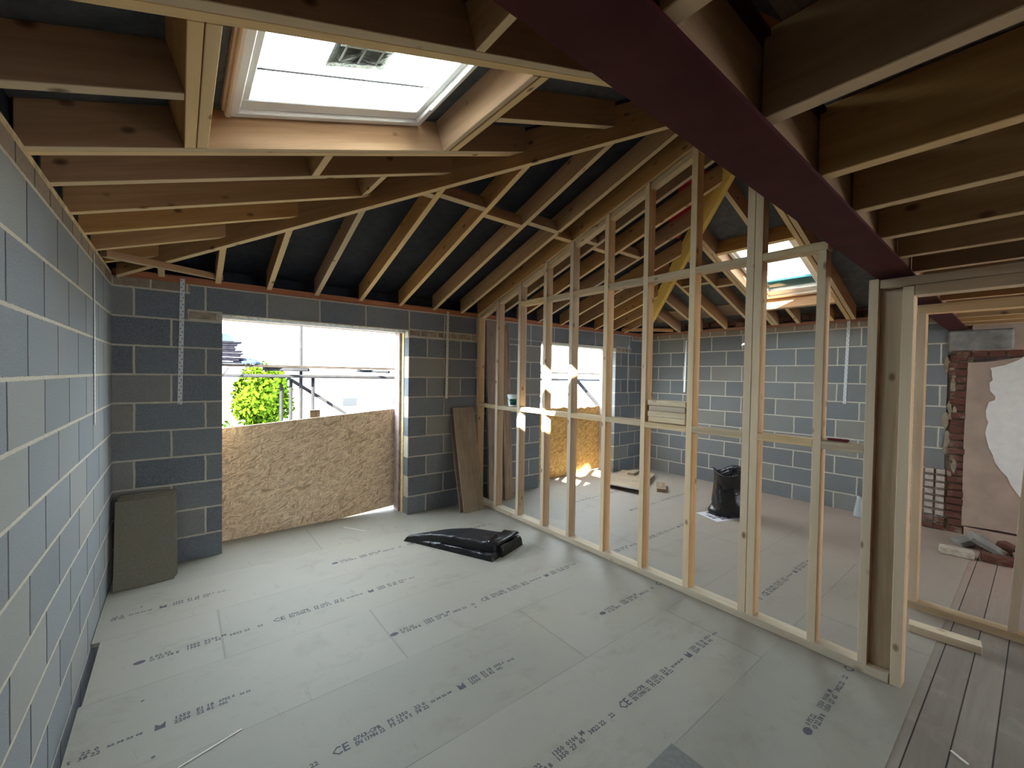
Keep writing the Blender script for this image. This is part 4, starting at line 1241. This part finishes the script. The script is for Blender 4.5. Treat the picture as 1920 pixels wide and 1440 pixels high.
for i in range(4):
    for j in range(5):
        if (i * 7 + j * 3) % 4:
            box_bm(-0.135 + i * 0.075, -0.135 + i * 0.075 + 0.06, -0.115 + j * 0.053, -0.115 + j * 0.053 + (0.040 if (i + j) % 3 else 0.02), 0.0026, 0.0029, bm)
link('print', bm, M_PAPERK, NP)
CP = empty('plastic_cup', (6.62, 1.26, 0.0), 'clear plastic bottle neck standing at the foot of the right block wall', 'bottle')
tcl = NT('clear_plastic'); tcl.b.inputs['Transmission Weight'].default_value = 0.6
tcl.out((0.75, 0.78, 0.80), 0.25, 0, 0.5)
link('bottle_body', lathe([(0.052, 0.0), (0.055, 0.01), (0.040, 0.12), (0.026, 0.20), (0.024, 0.24)]), tcl.m, CP, True)

# ------------------------------------------------------------ rubble: bricks and slabs
GB = 'rubble of bricks and slabs beyond the doorway'
def rub(name, loc, dims, rot, mat, label, cat='brick'):
    bm = box_bm(-dims[0] / 2, dims[0] / 2, -dims[1] / 2, dims[1] / 2, 0, dims[2], bev=0.006)
    bmesh.ops.subdivide_edges(bm, edges=[e for e in bm.edges if e.calc_length() > 0.05], cuts=2)
    for v in bm.verts:
        v.co += Vector((mnoise.noise(v.co * 14 + Vector(loc)), mnoise.noise(v.co * 14 + Vector(loc) * 2), mnoise.noise(v.co * 14 + Vector(loc) * 3))) * 0.006
    o = link(name, bm, mat)
    o.location = loc; o.rotation_euler = rot
    return tag(o, label, cat, GB)
rub('brick', (5.98, 0.425, 0.0), (0.10, 0.215, 0.065), (0, 0, 0.15), M_BRKP, 'pale mortared half brick at the left end of the rubble')
rub('brick', (6.04, 0.17, 0.0), (0.10, 0.215, 0.065), (0, 0, 0.12), M_BRK, 'red brick lying flat in front of the tilted slabs')
rub('brick', (6.08, -0.075, 0.0), (0.10, 0.215, 0.065), (0, 0, -0.1), M_BRK, 'dark red brick at the right end of the rubble')
rub('concrete_slab', (6.30, 0.27, 0.055), (0.13, 0.26, 0.045), (math.radians(32), math.radians(-14), 0.25), M_CONC, 'grey slab propped up on the rubble', 'slab')
rub('concrete_slab', (6.42, 0.36, 0.030), (0.16, 0.22, 0.05), (math.radians(-22), 0.1, 0.5), M_CONC, 'grey slab lying behind the propped slab', 'slab')
rub('brick', (6.40, 0.10, 0.02), (0.10, 0.215, 0.065), (0.25, 0.1, -0.5), M_BRK, 'red brick behind the propped slab')
rub('concrete_slab', (6.30, -0.02, 0.01), (0.12, 0.22, 0.05), (0.1, 0.2, 0.6), M_CONC, 'dark slab at the back right of the rubble', 'slab')

# ------------------------------------------------------------ outside: scaffold, slates, tree, houses
GS = 'scaffold tubes outside the window'
YS = 6.9
def sc_t(a, b, label, r=0.024, hollow=True):
    return tag(tube('scaffold_tube', a, b, r, M_TUBE, hollow=hollow, seg=14), label, 'scaffold tube', GS)
sc_t((-1.5, YS, 1.535), (9.5, YS, 1.500), 'lower horizontal scaffold tube across both openings')
sc_t((1.862, YS + 0.16, -2.752), (1.862, YS + 0.16, 3.4), 'tall upright scaffold tube in the middle of the left window')
sc_t((1.60, YS + 0.2, -2.752), (1.60, YS + 0.2, 1.40), 'short upright scaffold tube, left of the pair beside the tree')
sc_t((1.72, YS + 0.15, -2.752), (1.72, YS + 0.15, 1.47), 'short upright scaffold tube, right of the pair beside the tree')
sc_t((2.02, YS + 0.1, -2.752), (2.02, YS + 0.1, 1.52), 'upright scaffold tube right of the tall one')
sc_t((1.70, YS + 0.3, 1.50), (7.98, YS + 0.3, -2.752), 'sloping scaffold brace behind the left OSB sheet', 0.026)
sc_t((1.36, 7.05, 1.625), (1.86, 6.55, 1.620), 'short tube end pointing inwards beside the tall upright')
sc_t((2.75, 7.15, 1.625), (3.06, 6.55, 1.612), 'short tube end pointing inwards near the right jamb')
sc_t((4.9, YS + 0.16, -2.752), (4.9, YS + 0.16, 3.4), 'upright scaffold tube behind the partition corner')
sc_t((8.2, YS + 0.3, 1.5), (13.6, YS + 0.3, -2.752), 'sloping scaffold brace seen through the second opening', 0.045)
tag(timber('scaffold_board', (-1.5, YS + 0.02, 1.652), (9.5, YS + 0.02, 1.64), 0.22, 0.038, M_SCB), 'grey scaffold board along the top rail outside the openings', 'board')
for i in range(10):
    o = timber('roof_slate', (0.42 + rnd.uniform(-0.02, 0.02), YS - 0.02 + rnd.uniform(-.02, .02), 1.692 + i * 0.030), (1.04 + rnd.uniform(-0.05, 0.05), YS - 0.02, 1.692 + i * 0.030 + rnd.uniform(-.002, .004)), 0.2, 0.025, M_SLATE, bev=0.001)
    tag(o, '%s slate from the bottom of the stack on the scaffold board' % ORD[i], 'slate', 'slates stacked on the scaffold')
bm = bmesh.new()
v = [bm.verts.new(p) for p in ((0.55, YS - .1, 1.992), (0.98, YS - .1, 1.992), (0.98, YS + .1, 1.992), (0.55, YS + .1, 1.992), (0.62, YS - .09, 2.15), (0.97, YS - .09, 2.06), (0.97, YS + .09, 2.06), (0.62, YS + .09, 2.15))]
for q in ((0, 3, 2, 1), (4, 5, 6, 7), (0, 1, 5, 4), (1, 2, 6, 5), (2, 3, 7, 6), (3, 0, 4, 7)):
    bm.faces.new([v[i] for i in q])
tag(link('slate_hood', bm, M_SLATEB), 'blue-grey sloped block on top of the slate stack', 'block')
bm = bmesh.new()
bmesh.ops.create_uvsphere(bm, u_segments=24, v_segments=14, radius=1.0)
for vv in bm.verts:
    n = mnoise.noise(vv.co * 2.5) * 0.25
    vv.co = Vector((vv.co.x * 0.17 * (1 + n), vv.co.y * 0.09 * (1 + n), max(-0.0, vv.co.z * 0.075 * (1 + n))))
o = link('mortar_bag', bm, M_SLATEB, None, True); o.location = (1.14, YS - 0.03, 1.691)
tag(o, 'crumpled pale bag on the scaffold board beside the slate stack', 'bag')
bm = bmesh.new()
pts = [Vector((0.92, YS - .12, 1.64)), Vector((0.86, YS - .13, 1.55)), Vector((0.80, YS - .13, 1.45)), Vector((0.79, YS - .13, 1.38)), Vector((0.83, YS - .13, 1.34))]
for a, b in zip(pts, pts[1:]):
    m = Matrix.Translation((a + b) / 2) @ (b - a).to_track_quat('Z', 'Y').to_matrix().to_4x4()
    bmesh.ops.create_cone(bm, cap_ends=True, segments=6, radius1=0.008, radius2=0.008, depth=(b - a).length * 1.1, matrix=m)
tag(link('rope_end', bm, M_TUBE), 'thin grey rope end hanging from the scaffold board at left', 'rope')

struct(link('ground', box_bm(-40, 80, 4.7, 120, -2.9, -2.75), M_GRASS), 'open ground outside the house', 'ground')
def tree(x, y, z, rx, rz, label, seed, n=4200):
    R = empty('tree', (x, y, -2.75), label, 'tree', 'trees outside the window')
    tr = tube('trunk', (0, 0, 0), (0, 0, z + 2.75), 0.14, M_BARK, R)
    bm = bmesh.new()
    rr = random.Random(seed)
    for i in range(n):
        d = Vector((rr.gauss(0, 1), rr.gauss(0, 1), rr.gauss(0, 1))).normalized()
        s = rr.uniform(0.55, 1.0) * (1 + 0.25 * mnoise.noise(d * 2.2 + Vector((seed, 0, 0))))
        p = Vector((d.x * rx * s, d.y * rx * s, d.z * rz * s + z + 2.75))
        a = Vector((rr.gauss(0, 1), rr.gauss(0, 1), rr.gauss(0, 1))).normalized() * rr.uniform(0.06, 0.11)
        b = d.cross(a).normalized() * 0.05
        bm.faces.new([bm.verts.new(p - a), bm.verts.new(p + b), bm.verts.new(p + a), bm.verts.new(p - b)])
    link('crown', bm, M_LEAF, R)
tree(2.55, 16, 0.75, 0.9, 1.15, 'bright green leafy tree outside behind the scaffold tubes', 2)
tree(1.0, 18, -0.9, 1.1, 0.9, 'low green bush left of the leafy tree outside', 5, 1400)
def house(x0, x1, y, zt, zr_, label, win):
    R = empty('house', ((x0 + x1) / 2, y, -2.75), label, 'house', 'houses beyond the scaffold')
    cx = (x0 + x1) / 2; hw = (x1 - x0) / 2
    link('walls', box_bm(-hw, hw, 0, 5, 0, zt + 2.75), M_REND, R)
    bm = bmesh.new()
    a = [bm.verts.new(p) for p in ((-hw - .2, -.3, zt + 2.75), (hw + .2, -.3, zt + 2.75), (hw + .2, 2.5, zr_ + 2.75), (-hw - .2, 2.5, zr_ + 2.75), (hw + .2, 5.3, zt + 2.75), (-hw - .2, 5.3, zt + 2.75))]
    bm.faces.new((a[0], a[1], a[2], a[3])); bm.faces.new((a[3], a[2], a[4], a[5]))
    bm.faces.new((a[1], a[4], a[2])); bm.faces.new((a[0], a[3], a[5])); bm.faces.new((a[0], a[5], a[4], a[1]))
    link('roof', bm, M_ROOFT, R)
    for wx, wz, ww, wh in win:
        f = link('window', box_bm(wx - ww / 2, wx + ww / 2, -0.06, 0.02, wz + 2.75, wz + wh + 2.75), M_WHITE, R)
        link('pane', box_bm(wx - ww / 2 + .06, wx + ww / 2 - .06, -0.08, -0.06, wz + wh * .45 + 2.75, wz + wh + 2.69), M_GLASSD, f)
    return R
house(6.9, 14.5, 30, 0.2, 1.6, 'pale rendered house beyond the scaffold in the left window', [(-1.0, -1.25, 1.1, 1.15), (2.6, -1.2, 1.0, 1.1)])
house(-3, 2.4, 34, -0.6, 0.9, 'distant house at the left edge of the window view', [(0.8, -1.8, 1.0, 1.0)])
house(18, 27, 26, 0.3, 2.6, 'pale house beyond the second opening', [(-2, -1.2, 1.1, 1.1), (1.5, -1.2, 1.1, 1.1)])
